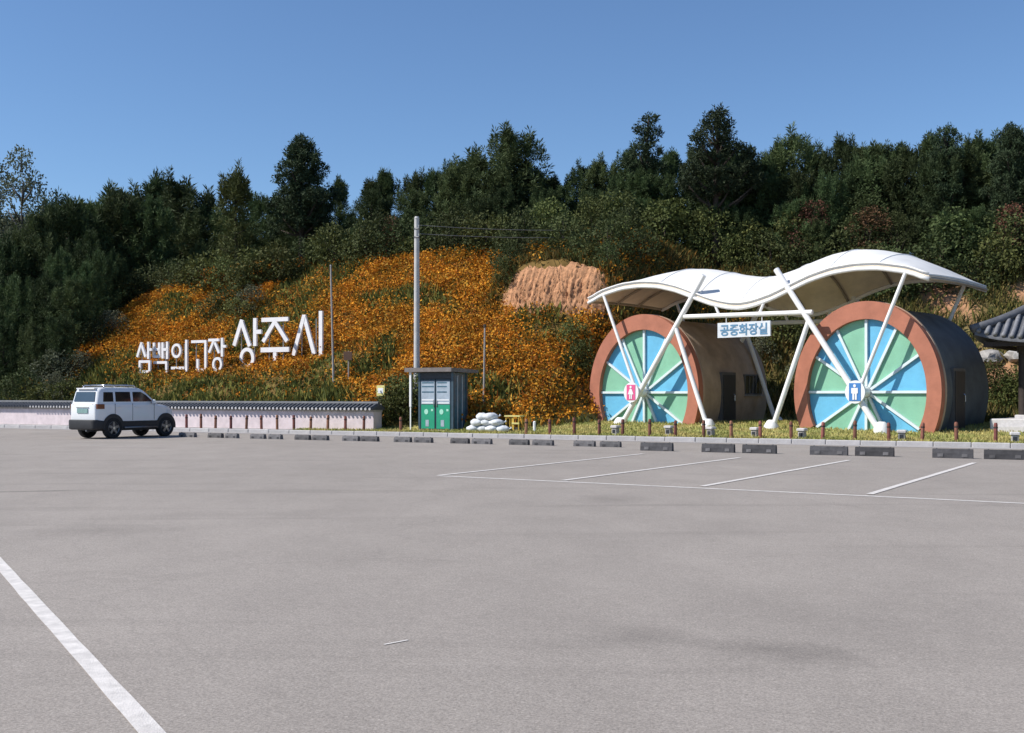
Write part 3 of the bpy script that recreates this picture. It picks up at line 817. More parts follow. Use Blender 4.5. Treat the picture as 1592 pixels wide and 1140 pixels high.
# ------------------------------------------------------------------ low wall with tiled coping
def build_wall():
    a0, a1 = a_of(-90, 34.65), a_of(587, 34.65)
    t = thing('boundary_wall', 'low pale pink wall with dark tiled coping below the flower slope', 'wall', KP(0, 34.65), KR)
    b = MB()
    b.box(a0, a1, -0.27, 0.27, 0.06, 0.83); b.build('wall_face', M['stucco'], t)
    b = MB(); b.box(a0, a1 + 0.02, -0.30, 0.30, 0.832, 0.90); b.build('eave_board', M['stone'], t)
    b = MB()
    b.loft([[(x, -0.42, 0.90), (x, -0.42, 0.945), (x, 0, 1.10), (x, 0.42, 0.945), (x, 0.42, 0.90)] for x in (a0, a1 + 0.05)]); b.build('coping_bed', M['tile'], t)
    b = MB()
    e = MB()
    sp = 0.19
    k = int((a1 - a0) / sp)
    for i in range(k):
        x = a1 - 0.03 - i * sp
        for s in (-1, 1):
            b.tube([(x, s * 0.46, 0.945), (x, s * 0.02, 1.115)], 0.058, 6)
        if x > a_of(60, 34.65): e.annulus(x, 0.94, 0.001, 0.001, 0.05, 0.05, -0.485, -0.462, seg=8)
    o = b.build('roof_tiles', M['tile'], t, smooth=50); o['kind'] = 'stuff'
    o = e.build('tile_ends', M['tile_end'], t); o['kind'] = 'stuff'
    b = MB(); b.tube([(a0, 0, 1.145), (a1 + 0.06, 0, 1.145)], 0.075, 8); b.build('ridge', M['tile'], t, smooth=50)
build_wall()

# ------------------------------------------------------------------ fence posts along the kerb
pb = MB(); pb.loft([[(r * math.cos(q), r * math.sin(q), z) for q in [2 * math.pi * i / 8 for i in range(8)]] for r, z in ((0.055, 0), (0.052, 0.52), (0.052, 0.53), (0.036, 0.575))])
pme = pb.mesh('post_body'); pme.materials.append(M['rust_post']); pme.polygons.foreach_set('use_smooth', [True] * len(pme.polygons)); pme.set_sharp_from_angle(angle=R(35))
cb = MB(); cb.loft([[(r * math.cos(q), r * math.sin(q), z) for q in [2 * math.pi * i / 8 for i in range(8)]] for r, z in ((0.06, 0.42), (0.06, 0.46))])
cme = cb.mesh('post_band'); cme.materials.append(M['dark_wood'])
def post(u, lab, grp):
    a = a_of(u, 33.85)
    t = thing('fence_post', lab, 'post', KP(a, 33.85, float(ground_z(a, 33.85)) - 0.02), KR + random.uniform(-.3, .3), grp)
    t.rotation_euler[0] = random.uniform(-.03, .03); t.rotation_euler[1] = random.uniform(-.03, .03)
    t.scale = (1, 1, random.uniform(0.94, 1.06))
    link('post_body', pme, t); link('post_band', cme, t)
wall_posts = [290, 312.5, 335, 359, 383, 406.5, 431, 457, 483, 509.5, 537, 565.5]
for i, u in enumerate(wall_posts): post(u, '%s brown fence post from the car, in front of the pale wall' % ORD[i], 'posts before the wall')
mid = [623, 818, 855, 893]
for u, l in zip(mid, ['reddish brown fence post just left of the green booth', 'fence post right of the yellow frame, nearest to it', 'fence post at the lawn edge, second right of the yellow frame', 'fence post just left of the pink hub wheel']):
    post(u, l, 'posts along the lawn')
rp = [932, 968, 1010, 1050, 1094, 1137, 1182, 1230, 1279, 1329, 1382, 1434, 1487, 1548]
for i, u in enumerate(rp): post(u, 'rust brown fence post at the lawn edge, %s counted from the left wheel' % ORD[i], 'posts along the lawn')

# small stone lamps standing in the lawn
def bollard(u, n, lab):
    a = a_of(u, n)
    t = thing('stone_bollard', lab, 'bollard', KP(a, n, float(ground_z(a, n)) - 0.03), KR + random.uniform(-.4, .4), 'stone bollards in the lawn')
    b = MB(); b.bbox(-0.10, 0.10, -0.10, 0.10, 0, 0.26, 0.02); b.build('shaft', M['stone'], t)
    b = MB(); b.bbox(-0.135, 0.135, -0.135, 0.135, 0.262, 0.34, 0.025); b.build('cap', M['granite'], t)
    b = MB(); b.box(-0.06, 0.06, -0.104, -0.101, 0.08, 0.2); b.build('light_slot', M['dark_door'], t)
for u, n, l in [(957, 34.3, 'small grey stone bollard before the pink hub wheel'), (1040, 34.5, 'small stone bollard at the right edge of the left wheel'),
                (1105, 34.3, 'small stone bollard below the left brace footing'), (1174, 34.3, 'small stone bollard below the hanging sign'),
                (1247, 34.2, 'small stone bollard beside the left rim of the right wheel'), (1402, 34.1, 'small stone bollard before the right half of the right wheel'),
                (1578, 33.95, 'pale stone bollard at the far right below the pavilion platform')]:
    bollard(u, n, l)

# ------------------------------------------------------------------ wheel stops
def stop_mesh(L_, h, m):
    b = MB()
    pr = [(-0.08, 0), (0.08, 0), (0.075, h * 0.55), (0.05, h), (-0.05, h), (-0.075, h * 0.55)]
    b.loft([[(x, y, z) for y, z in pr] for x in (-L_ / 2, -L_ / 2 + 0.02, L_ / 2 - 0.02, L_ / 2)])
    return b
def wheel_stop(u0, u1, n, h, m, lab, grp):
    a0, a1 = a_of(u0, n), a_of(u1, n)
    t = thing('wheel_stop', lab, 'wheel stop', KP((a0 + a1) / 2, n, 0.0), KR + random.uniform(-.015, .015), grp)
    stop_mesh(a1 - a0, h, m).build('block', m, t)
    w = a1 - a0
    for s in (-1, 1):
        b = MB(); b.box(s * w * 0.30 - w * 0.07, s * w * 0.30 + w * 0.07, -0.087, -0.079, h * 0.15, h * 0.5); b.build('reflector', M['stop_grey'] if m is M['stop_dark'] else M['stop_dark'], t)
        b = MB(); b.tube([(s * w * 0.4, 0, h - 0.005), (s * w * 0.4, 0, h + 0.012)], 0.018, 6); b.build('bolt', M['frame_grey'], t)
pairs = [(893, 925, 934, 965), (793, 822, 829, 860), (702, 729, 735, 764), (614, 639, 645, 672), (534, 558, 562, 588), (460, 482, 487, 510), (391, 412, 419, 438), (325, 346, 352, 370), (None, None, 280, 304)]
for i, (p0, p1, q0, q1) in enumerate(pairs[::-1]):
    for s, (x0, x1) in (('left', (p0, p1)), ('right', (q0, q1))):
        if x0 is None: continue
        lab = 'low grey wheel stop, %s one of the %s pair right of the car' % (s, ORD[i - 1]) if i else 'low grey wheel stop lying just right of the car'
        wheel_stop(x0, x1, 29.0, 0.155, M['stop_grey'], lab, 'grey wheel stops')
big = [(997, 1046, 'single big black wheel stop without a partner'), (1092, 1142, 'big black wheel stop, left one of the pair below the hanging sign'), (1155, 1207, 'big black wheel stop, right one of the pair below the hanging sign'),
       (1260, 1318, 'big black wheel stop, left one of the pair before the right wheel'), (1330, 1390, 'big black wheel stop, right one of the pair before the right wheel'),
       (1450, 1513, 'big black wheel stop, left one of the pair at the right edge'), (1530, 1597, 'big black wheel stop cut by the right edge of the picture')]
for x0, x1, l in big: wheel_stop(x0, x1, 27.6, 0.215, M['stop_dark'], l, 'black wheel stops')

# ------------------------------------------------------------------ booth
def build_booth():
    n = 34.75
    a0, a1 = a_of(653, n), a_of(704, n)
    W = a1 - a0; D = 0.95; Hh = 2.16
    t = thing('green_booth', 'booth with two green and grey glazed doors under a flat brown roof', 'booth', KP(a0, n, 0.13), KR)
    b = MB(); b.box(-0.12, W + 0.12, -0.12, D + 0.1, -0.1, 0.06); b.build('plinth', M['paving'], t)
    for x, y in ((0, 0), (W, 0), (0, D), (W, D)):
        b = MB(); b.box(x - 0.045, x + 0.045, y - 0.045, y + 0.045, 0.06, Hh); b.build('corner_post', M['booth_dark'], t)
    b = MB(); b.box(0.045, W - 0.045, -0.03, 0.03, 1.92, Hh); b.build('fascia', M['dark_door'], t)
    b = MB(); b.box(0.047, W - 0.047, D - 0.02, D + 0.02, 0.06, Hh); b.build('back_panel', M['booth_dark'], t)
    for x, m in ((-0.0, 'booth_dark'), (W, 'booth_teal')):
        b = MB(); b.box(x - 0.015, x + 0.015, 0.05, D - 0.05, 0.06, Hh - 0.02); sp = b.build('side_panel', M[m], t)
        for k in range(2):
            b = MB(); y = 0.28 + 0.34 * k; b.box(x + 0.016, x + 0.03, y, y + 0.05, 0.1, Hh - 0.1); b.build('mullion', M['booth_pale'], sp)
    w2 = (W - 0.1) / 2
    for k in range(2):
        x0 = 0.05 + k * (w2 + 0.0); x1 = x0 + w2 - 0.025
        b = MB(); b.box(x0, x1, -0.028, 0.012, 0.08, 1.9); d = b.build('door', M['booth_dark'], t)
        b = MB(); b.box(x0 + 0.03, x1 - 0.03, -0.042, -0.030, 0.10, 0.98); b.build('lower_panel', M['booth_green'], d)
        b = MB(); b.box(x0 + 0.03, x1 - 0.03, -0.040, -0.030, 1.0, 1.84); b.build('window_pane', M['booth_pale'], d)
        for z in (1.02, 1.13, 1.42, 1.62, 1.76):
            b = MB(); b.box(x0 + 0.06, x1 - 0.06 - 0.1 * (k == 1 and z > 1.3), -0.046, -0.041, z, z + 0.045); b.build('notice_strip', M['sign_white'] if z < 1.2 else M['booth_teal'], d)
        b = MB(); b.annulus(x0 + w2 * 0.38, 0.72, 0.001, 0.001, 0.085, 0.10, -0.05, -0.043, seg=14); b.build('emblem', M['mint'], d)
        b = MB(); b.box(x1 - 0.17, x1 - 0.08, -0.05, -0.043, 0.74, 0.82); b.build('sticker', M['mint'], d)
        b = MB(); b.box(x0 + 0.22, x0 + 0.36, -0.05, -0.043, 0.18, 0.42); b.build('notice', M['booth_pale'], d)
        b = MB(); b.tube([(x1 - 0.05 if k == 0 else x0 + 0.05, -0.05, 0.9), (x1 - 0.05 if k == 0 else x0 + 0.05, -0.07, 0.95), (x1 - 0.05 if k == 0 else x0 + 0.05, -0.07, 1.15)], 0.014, 6); b.build('handle', M['chrome'], d)
    b = MB()
    b.loft([[(-0.5, -0.28, Hh + 0.02), (W + 0.1, -0.28, Hh + 0.02), (W + 0.42, D + 0.2, Hh - 0.02), (-0.4, D + 0.2, Hh - 0.02)],
            [(-0.5, -0.28, Hh + 0.17), (W + 0.1, -0.28, Hh + 0.17), (W + 0.42, D + 0.2, Hh + 0.10), (-0.4, D + 0.2, Hh + 0.10)]])
    b.build('roof', M['booth_roof'], t)
    b = MB(); b.box(-0.34, -0.27, -0.2, -0.13, 0.9, Hh + 0.02); b.box(-0.325, -0.285, -0.185, -0.145, -0.05, 0.9); b.build('roof_post', M['white_steel'], t)
build_booth()

# ------------------------------------------------------------------ poles, wire, little signs
def pole_at(name, u, n, ztop, r0, r1, m, lab, cat, lean=0.0):
    a = a_of(u, n); z0 = float(ground_z(a, n)) - 0.3
    t = thing(name, lab, cat, KP(a, n, z0), KR)
    b = MB(); b.tube([(0, 0, 0), (lean * 0.5, 0, (ztop - z0) * 0.5), (lean, 0, ztop - z0)], [r0, (r0 + r1) / 2, r1], 12); b.build('shaft', m, t, smooth=40)
    return t, ztop - z0
t, hp = pole_at('utility_pole', 648, 36.6, 8.35, 0.125, 0.095, M['pole'], 'tall pale utility pole rising behind the green booth', 'pole')
b = MB(); b.tube([(0, 0, hp - 0.02), (0, 0, hp + 0.06)], [0.105, 0.07], 12); b.build('cap', M['pole'], t, smooth=40)
for z in (hp - 0.42, hp - 0.75):
    b = MB(); b.tube([(0, 0, z - 0.03), (0, 0, z + 0.03)], 0.115, 12); br = b.build('band', M['frame_grey'], t)
    b = MB(); b.tube([(0, -0.1, z), (0.16, -0.12, z), (0.17, -0.12, z + 0.12)], 0.02, 6); b.build('insulator', M['pole'], br)
p0 = KP(a_of(648, 36.6), 36.6, 8.35 - 0.3); p1 = Vector((13.5, 64.0, 11.9))
for dz, l in ((0.0, 'upper thin wire running right from the utility pole'), (-0.33, 'lower thin wire running right from the utility pole')):
    b = MB(); q0 = p0 + Vector((0.15, -0.1, dz)); q1 = p1 + Vector((0, 0, dz))
    b.tube([q0 + (q1 - q0) * k / 16 - Vector((0, 0, 0.5 * (1 - (k / 8 - 1) ** 2))) for k in range(17)], 0.012, 5)
    tag(b.build('overhead_wire', M['wire'], smooth=True), l, 'wire', 'wires from the utility pole')
t = thing('wooden_pole', 'dark utility pole standing among the forest trees, carrying the wires', 'pole', (p1.x, p1.y, 6.5))
b = MB(); b.tube([(0, 0, 0), (0, 0, 5.6)], [0.12, 0.09], 10); b.build('shaft', M['bark'], t, smooth=True)
b = MB(); b.box(-0.5, 0.5, -0.05, 0.05, 5.05, 5.13); b.build('cross_arm', M['bark'], t)
t, hp = pole_at('thin_pole', 519, 38.0, 6.9, 0.05, 0.035, M['pole_thin'], 'thin grey leaning pole on the slope right of the big letters', 'pole', -0.16)
b = MB(); b.tube([(-0.16, 0, hp), (-0.16, 0, hp + 0.06)], [0.05, 0.03], 8); b.build('cap', M['pole_thin'], t)
t, hp = pole_at('thin_pole', 752, 37.2, 4.05, 0.045, 0.03, M['pole_thin'], 'thin brownish pole among the flowers right of the booth', 'pole', 0.05)
b = MB(); b.tube([(0.05, 0, hp), (0.05, 0, hp + 0.12)], [0.06, 0.05], 8); b.build('cap', M['bark'], t)
t, hp = pole_at('small_sign', 542, 38.0, 3.3, 0.03, 0.03, M['pole_thin'], 'small dark brown sign on a post right of the leaning pole', 'sign')
b = MB(); b.bbox(-0.22, 0.22, -0.06, -0.03, hp - 0.38, hp - 0.02, 0.01); b.build('board', M['brown_sign'], t)
t, hp = pole_at('small_sign', 593, 35.4, 1.85, 0.03, 0.03, M['pole_thin'], 'small pale yellow sign on a post beside the wall end', 'sign')
b = MB(); b.bbox(-0.19, 0.19, -0.06, -0.032, hp - 0.42, hp - 0.02, 0.01); pl = b.build('board', M['yellow_sign'], t)
b = MB(); b.box(-0.12, 0.12, -0.068, -0.061, hp - 0.32, hp - 0.12); b.build('faded_print', M['sign_white'], pl)

# pile of white sacks
sk = [(0.0, 0, 0.0), (0.38, 0.05, 0), (0.76, 0.0, 0), (1.12, 0.06, 0), (0.12, -0.02, 0.22), (0.5, 0.04, 0.23), (0.9, 0.02, 0.23), (0.32, 0.04, 0.43), (0.68, 0.0, 0.44)]
sl = ['left end of the bottom row', 'second in the bottom row', 'third in the bottom row', 'right end of the bottom row', 'left one of the middle row', 'centre of the middle row', 'right one of the middle row', 'left one on the top', 'right one on the top']
sa = a_of(733, 34.5)
for k, (x, y, z) in enumerate(sk):
    me_v = []
    b = MB()
    rr = random.Random(k)
    rings = []
    ph = rr.uniform(0, 6)
    for i in range(9):
        f = i / 8; x_ = -0.26 + 0.52 * f
        prof = max(0.12, math.sin(math.pi * min(max(f, 0.06), 0.94)) ** 0.55)
        rings.append([(x_, (0.22 + 0.02 * math.sin(3 * q + ph)) * prof * math.cos(q), 0.135 + (0.14 + 0.018 * math.sin(4 * q + ph + i)) * prof * math.sin(q)) for q in [2 * math.pi * j / 12 for j in range(12)]])
    b.loft(rings)
    t = thing('white_sack', 'white stuffed sack in the pile right of the booth, ' + sl[k], 'sack', KP(sa + x + 0.1, 34.5 + y, 0.13 + z), KR + rr.uniform(-0.5, 0.5), 'pile of white sacks')
    b.build('bag', M['sack'], t, smooth=True)
    b = MB(); b.tube([(0.25, 0, 0.135), (0.31, 0.01, 0.15), (0.35, 0.02, 0.19)], [0.035, 0.02, 0.045], 7); b.build('tied_neck', M['sack'], t, smooth=True)

# yellow frame
a = a_of(787, 34.9)
t = thing('yellow_frame', 'small yellow metal stand with a pale top bar beside the sacks', 'stand', KP(a, 34.9, 0.17), KR)
for x in (0, 0.5):
    for y in (0, 0.3):
        b = MB(); b.tube([(x, y, 0), (x, y, 0.52)], 0.022, 6); b.build('leg', M['yellow'], t)
b = MB(); b.box(-0.06, 0.56, -0.04, 0.34, 0.522, 0.57); b.build('top_board', M['yellow_sign'], t)
b = MB(); b.box(0.23, 0.52, -0.02, 0.02, 0.26, 0.32); b.build('rail', M['yellow_sign'], t)
b = MB(); b.box(0.02, 0.48, 0.03, 0.27, 0.03, 0.14); b.build('base_tray', M['dark_door'], t)
b = MB(); b.bar(0.26, 0.05, 0.26, 0.5, 0.09, 0.0, 0.03); b.build('upright', M['yellow'], t)
t, hp = pole_at('marker_post', 831, 34.9, 0.52, 0.05, 0.05, M['sign_white'], 'short white marker post in the grass right of the yellow stand', 'post')
b = MB(); b.tube([(0, 0, hp), (0, 0, hp + 0.03)], [0.05, 0.02], 10); b.build('cap', M['sign_white'], t)

# ------------------------------------------------------------------ parked car
def build_car():
    rz = -R(29.7)
    p = G(174, 682)
    off = Matrix.Rotation(rz, 3, 'Z') @ Vector((0.60, -1.01, 0))
    t = thing('parked_car', 'white sport utility car with black bumper and roof rails parked by the wall', 'car', (p.x - off.x, p.y - off.y, 0), rz)
    def rrect(w, z0, z1, c, y):
        """rounded cross-section in x,z at station y"""
        pts = []
        for cx, cz, a in ((w - c, z0 + c, -90), (w - c, z1 - c, 0), (-w + c, z1 - c, 90), (-w + c, z0 + c, 180)):
            for k in range(4):
                q = R(a + 30 * k); pts.append((cx + c * math.cos(q), y, cz + c * math.sin(q)))
        return pts
    st = [(-1.70, 0.56, 0.56, 1.14, 0.07), (-1.68, 0.61, 0.50, 1.18, 0.08), (-1.58, 0.645, 0.40, 1.20, 0.08), (-1.2, 0.665, 0.38, 1.20, 0.07), (-0.3, 0.67, 0.38, 1.19, 0.07), (0.6, 0.67, 0.38, 1.18, 0.07),
          (0.85, 0.665, 0.38, 1.165, 0.09), (1.25, 0.655, 0.40, 1.12, 0.11), (1.55, 0.625, 0.42, 1.05, 0.12), (1.68, 0.57, 0.48, 0.97, 0.12), (1.72, 0.50, 0.55, 0.90, 0.10)]
    b = MB(); b.loft([rrect(w, z0, z1, c, y) for y, w, z0, z1, c in st]); body = b.build('body', M['car_white'], t, smooth=50)
    # greenhouse
    def plan(hw, y0, y1, z, c):
        pts = []
        for cx, cy, a in ((hw - c, y0 + c, -90), (hw - c, y1 - c, 0), (-hw + c, y1 - c, 90), (-hw + c, y0 + c, 180)):
            for k in range(4):
                q = R(a + 30 * k); pts.append((cx + c * math.cos(q), cy + c * math.sin(q), z))
        return pts
    LV = [(0.645, -1.66, 0.98, 1.16, 0.10), (0.635, -1.64, 0.90, 1.22, 0.10), (0.595, -1.56, 0.48, 1.56, 0.11), (0.57, -1.52, 0.34, 1.65, 0.12), (0.53, -1.46, 0.24, 1.70, 0.14), (0.42, -1.30, 0.05, 1.725, 0.16)]
    b = MB(); b.loft([plan(*l) for l in LV]); cabin = b.build('cabin', M['car_white'], t, smooth=50)
    def side_x(z, s): return s * (0.635 + (0.595 - 0.635) * (z - 1.22) / (1.56 - 1.22))
    def side_window(poly, s, name='side_window'):
        b = MB(); o = 0.012
        vs = [(side_x(z, s) + s * o, y, z) for y, z in poly] + [(side_x(z, s) - s * 0.02, y, z) for y, z in poly]
        n = len(poly)
        b.add(vs, [tuple(range(n)), tuple(range(2 * n - 1, n - 1, -1))] + [(i, (i + 1) % n, n + (i + 1) % n, n + i) for i in range(n)])
        b.build(name, M['car_glass'], cabin)
    for s in (1, -1):
        side_window([(-1.40, 1.24), (-0.98, 1.24), (-0.98, 1.56), (-1.36, 1.56)], s)
        side_window([(-0.88, 1.24), (-0.24, 1.24), (-0.26, 1.57), (-0.88, 1.57)], s)
        side_window([(-0.14, 1.24), (0.72, 1.24), (0.42, 1.47), (0.22, 1.57), (-0.14, 1.57)], s)
    # windscreen and tailgate glass
    b = MB()
    b.add([(-0.54, 0.90, 1.235), (0.54, 0.90, 1.235), (0.50, 0.495, 1.56), (-0.50, 0.495, 1.56), (-0.54, 0.86, 1.22), (0.54, 0.86, 1.22), (0.50, 0.45, 1.545), (-0.50, 0.45, 1.545)],
          [(0, 1, 2, 3), (4, 7, 6, 5), (0, 4, 5, 1), (1, 5, 6, 2), (2, 6, 7, 3), (3, 7, 4, 0)]); b.build('windscreen', M['car_glass'], cabin)
    b = MB()
    b.add([(-0.50, -1.655, 1.25), (0.50, -1.655, 1.25), (0.46, -1.578, 1.57), (-0.46, -1.578, 1.57), (-0.50, -1.60, 1.25), (0.50, -1.60, 1.25), (0.46, -1.53, 1.57), (-0.46, -1.53, 1.57)],
          [(0, 3, 2, 1), (4, 5, 6, 7), (0, 1, 5, 4), (1, 2, 6, 5), (2, 3, 7, 6), (3, 0, 4, 7)]); b.build('rear_window', M['rear_glass'], cabin)
    b = MB(); b.box(-0.44, 0.44, -1.60, -1.38, 1.66, 1.70); b.build('spoiler', M['car_white'], cabin)
    for s in (1, -1):
        b = MB(); b.tube([(s * 0.50, -1.30, 1.70), (s * 0.50, -1.22, 1.785), (s * 0.50, 0.0, 1.785), (s * 0.50, 0.12, 1.70)], 0.024, 8); b.build('roof_rail', M['chrome'], t, smooth=True)
    for y in (-0.95, -0.25):
        b = MB(); b.tube([(-0.52, y, 1.80), (0.52, y, 1.80)], 0.02, 8); b.build('roof_bar', M['chrome'], t, smooth=True)
    # lower black cladding and bumpers
    b = MB(); b.loft([rrect(w, z0, z1, 0.05, y) for y, w, z0, z1 in ((-1.79, 0.52, 0.36, 0.62), (-1.77, 0.61, 0.32, 0.64), (-1.66, 0.675, 0.30, 0.64), (-1.32, 0.69, 0.32, 0.60))]); b.build('rear_bumper', M['car_black'], t, smooth=50)
    b = MB(); b.loft([rrect(w, z0, z1, 0.05, y) for y, w, z0, z1 in ((1.58, 0.68, 0.30, 0.62), (1.70, 0.63, 0.30, 0.62), (1.77, 0.53, 0.34, 0.60))]); b.build('front_bumper', M['car_black'], t, smooth=50)
    for s in (1, -1):
        b = MB(); b.box(min(s * 0.665, s * 0.69), max(s * 0.665, s * 0.69), -0.62, 0.90, 0.38, 0.58); b.build('sill_cladding', M['car_black'], t)
        b = MB(); b.tube([(s * 0.72, -0.58, 0.36), (s * 0.72, 0.86, 0.36)], 0.035, 8); b.build('side_step', M['rim'], t, smooth=True)
        # doors: shut lines and handles
        for y in (-0.93, -0.19, 0.76):
            b = MB(); b.box(min(s * 0.655, s * 0.6735), max(s * 0.655, s * 0.6735), y - 0.006, y + 0.006, 0.60, 1.17); b.build('shut_line', M['car_black'], body)
        for y in (-0.78, -0.02):
            b = MB(); b.bbox(min(s * 0.66, s * 0.695), max(s * 0.66, s * 0.695), y - 0.09, y + 0.09, 1.05, 1.085, 0.008); b.build('door_handle', M['car_white'], body)
        b = MB(); b.bbox(min(s * 0.69, s * 0.84), max(s * 0.69, s * 0.84), 0.60, 0.70, 1.18, 1.31, 0.03); b.build('wing_mirror', M['car_white'], t, smooth=40)
        b = MB(); b.tube([(s * 0.64, 0.67, 1.2), (s * 0.72, 0.66, 1.22)], 0.03, 6); b.build('mirror_arm', M['car_black'], t)
        # lamps
        b = MB(); b.loft([[(s * x, y, z) for x, y, z in ((0.47, -1.70, z_), (0.66, -1.66, z_), (0.682, -1.38, z_), (0.55, -1.40, z_))] for z_ in (1.00, 1.16)]); b.build('tail_lamp', M['tail'], t)
        b = MB(); b.loft([[(s * x, y, z) for x, y, z in ((0.36, 1.715, z_), (0.60, 1.64, z_), (0.668, 1.36, z_), (0.45, 1.38, z_))] for z_ in (0.80, 0.95)]); b.build('headlamp', M['lamp'], t)
        # wheels with dark arches
        for y in (-1.01, 1.29):
            b = MB(); q0 = R(-8)
            prof = [(y + 0.44 * math.cos(q), 0.37 + 0.46 * math.sin(q)) for q in [q0 + (math.pi - 2 * q0) * k / 16 for k in range(17)]]
            b.loft([[(s * x, yy, zz) for yy, zz in prof] for x in (0.40, 0.692)]); b.build('wheel_arch', M['car_black'], t, smooth=40)
            w = bpy.data.objects.new('wheel', None); COL.objects.link(w); w.parent = t
            def lathe(b, prof, seg=28):
                b.loft([[(s * x, y + r * math.cos(q), 0.355 + r * math.sin(q)) for x, r in prof] for q in [2 * math.pi * k / seg for k in range(seg + 1)]], cap=False, closed=False)
            b = MB(); lathe(b, [(0.50, 0.20), (0.50, 0.33), (0.52, 0.352), (0.68, 0.352), (0.712, 0.33), (0.715, 0.24), (0.70, 0.225)]); b.build('tyre', M['tyre'], w, smooth=40)
            b = MB(); lathe(b, [(0.60, 0.001), (0.60, 0.20), (0.700, 0.232), (0.706, 0.222), (0.68, 0.205)]); b.build('rim', M['rim'], w, smooth=40)
            for k in range(5):
                q = 2 * math.pi * k / 5 + 0.3
                c, sn = math.cos(q), math.sin(q)
                b = MB(); b.loft([[(s * xx, y + r * c - h * sn, 0.355 + r * sn + h * c) for xx, h in ((0.64, -wd), (0.70, -wd), (0.70, wd), (0.64, wd))] for r, wd in ((0.03, 0.05), (0.21, 0.035))]); b.build('spoke', M['rim'], w)
            b = MB(); b.tube([(s * 0.64, y, 0.355), (s * 0.712, y, 0.355)], 0.05, 10); b.build('hub_cap', M['chrome'], w)
    b = MB(); b.box(-0.26, 0.26, -1.725, -1.70, 0.86, 1.0); b.build('number_plate', M['plate'], t)
    b = MB(); b.box(-0.3, 0.3, -1.722, -1.69, 1.03, 1.065); b.build('tailgate_trim', M['chrome'], t)
    b = MB(); b.box(-0.34, 0.34, 1.70, 1.735, 0.70, 0.86); b.build('grille', M['car_black'], t)
    b = MB(); b.box(-0.6, 0.6, -1.4, 1.5, 0.26, 0.40); b.build('underbody', M['car_black'], t)
    b = MB(); b.tube([(0.30, -1.82, 0.28), (0.30, -1.3, 0.28)], 0.03, 8); b.build('exhaust', M['rim'], t)
build_car()

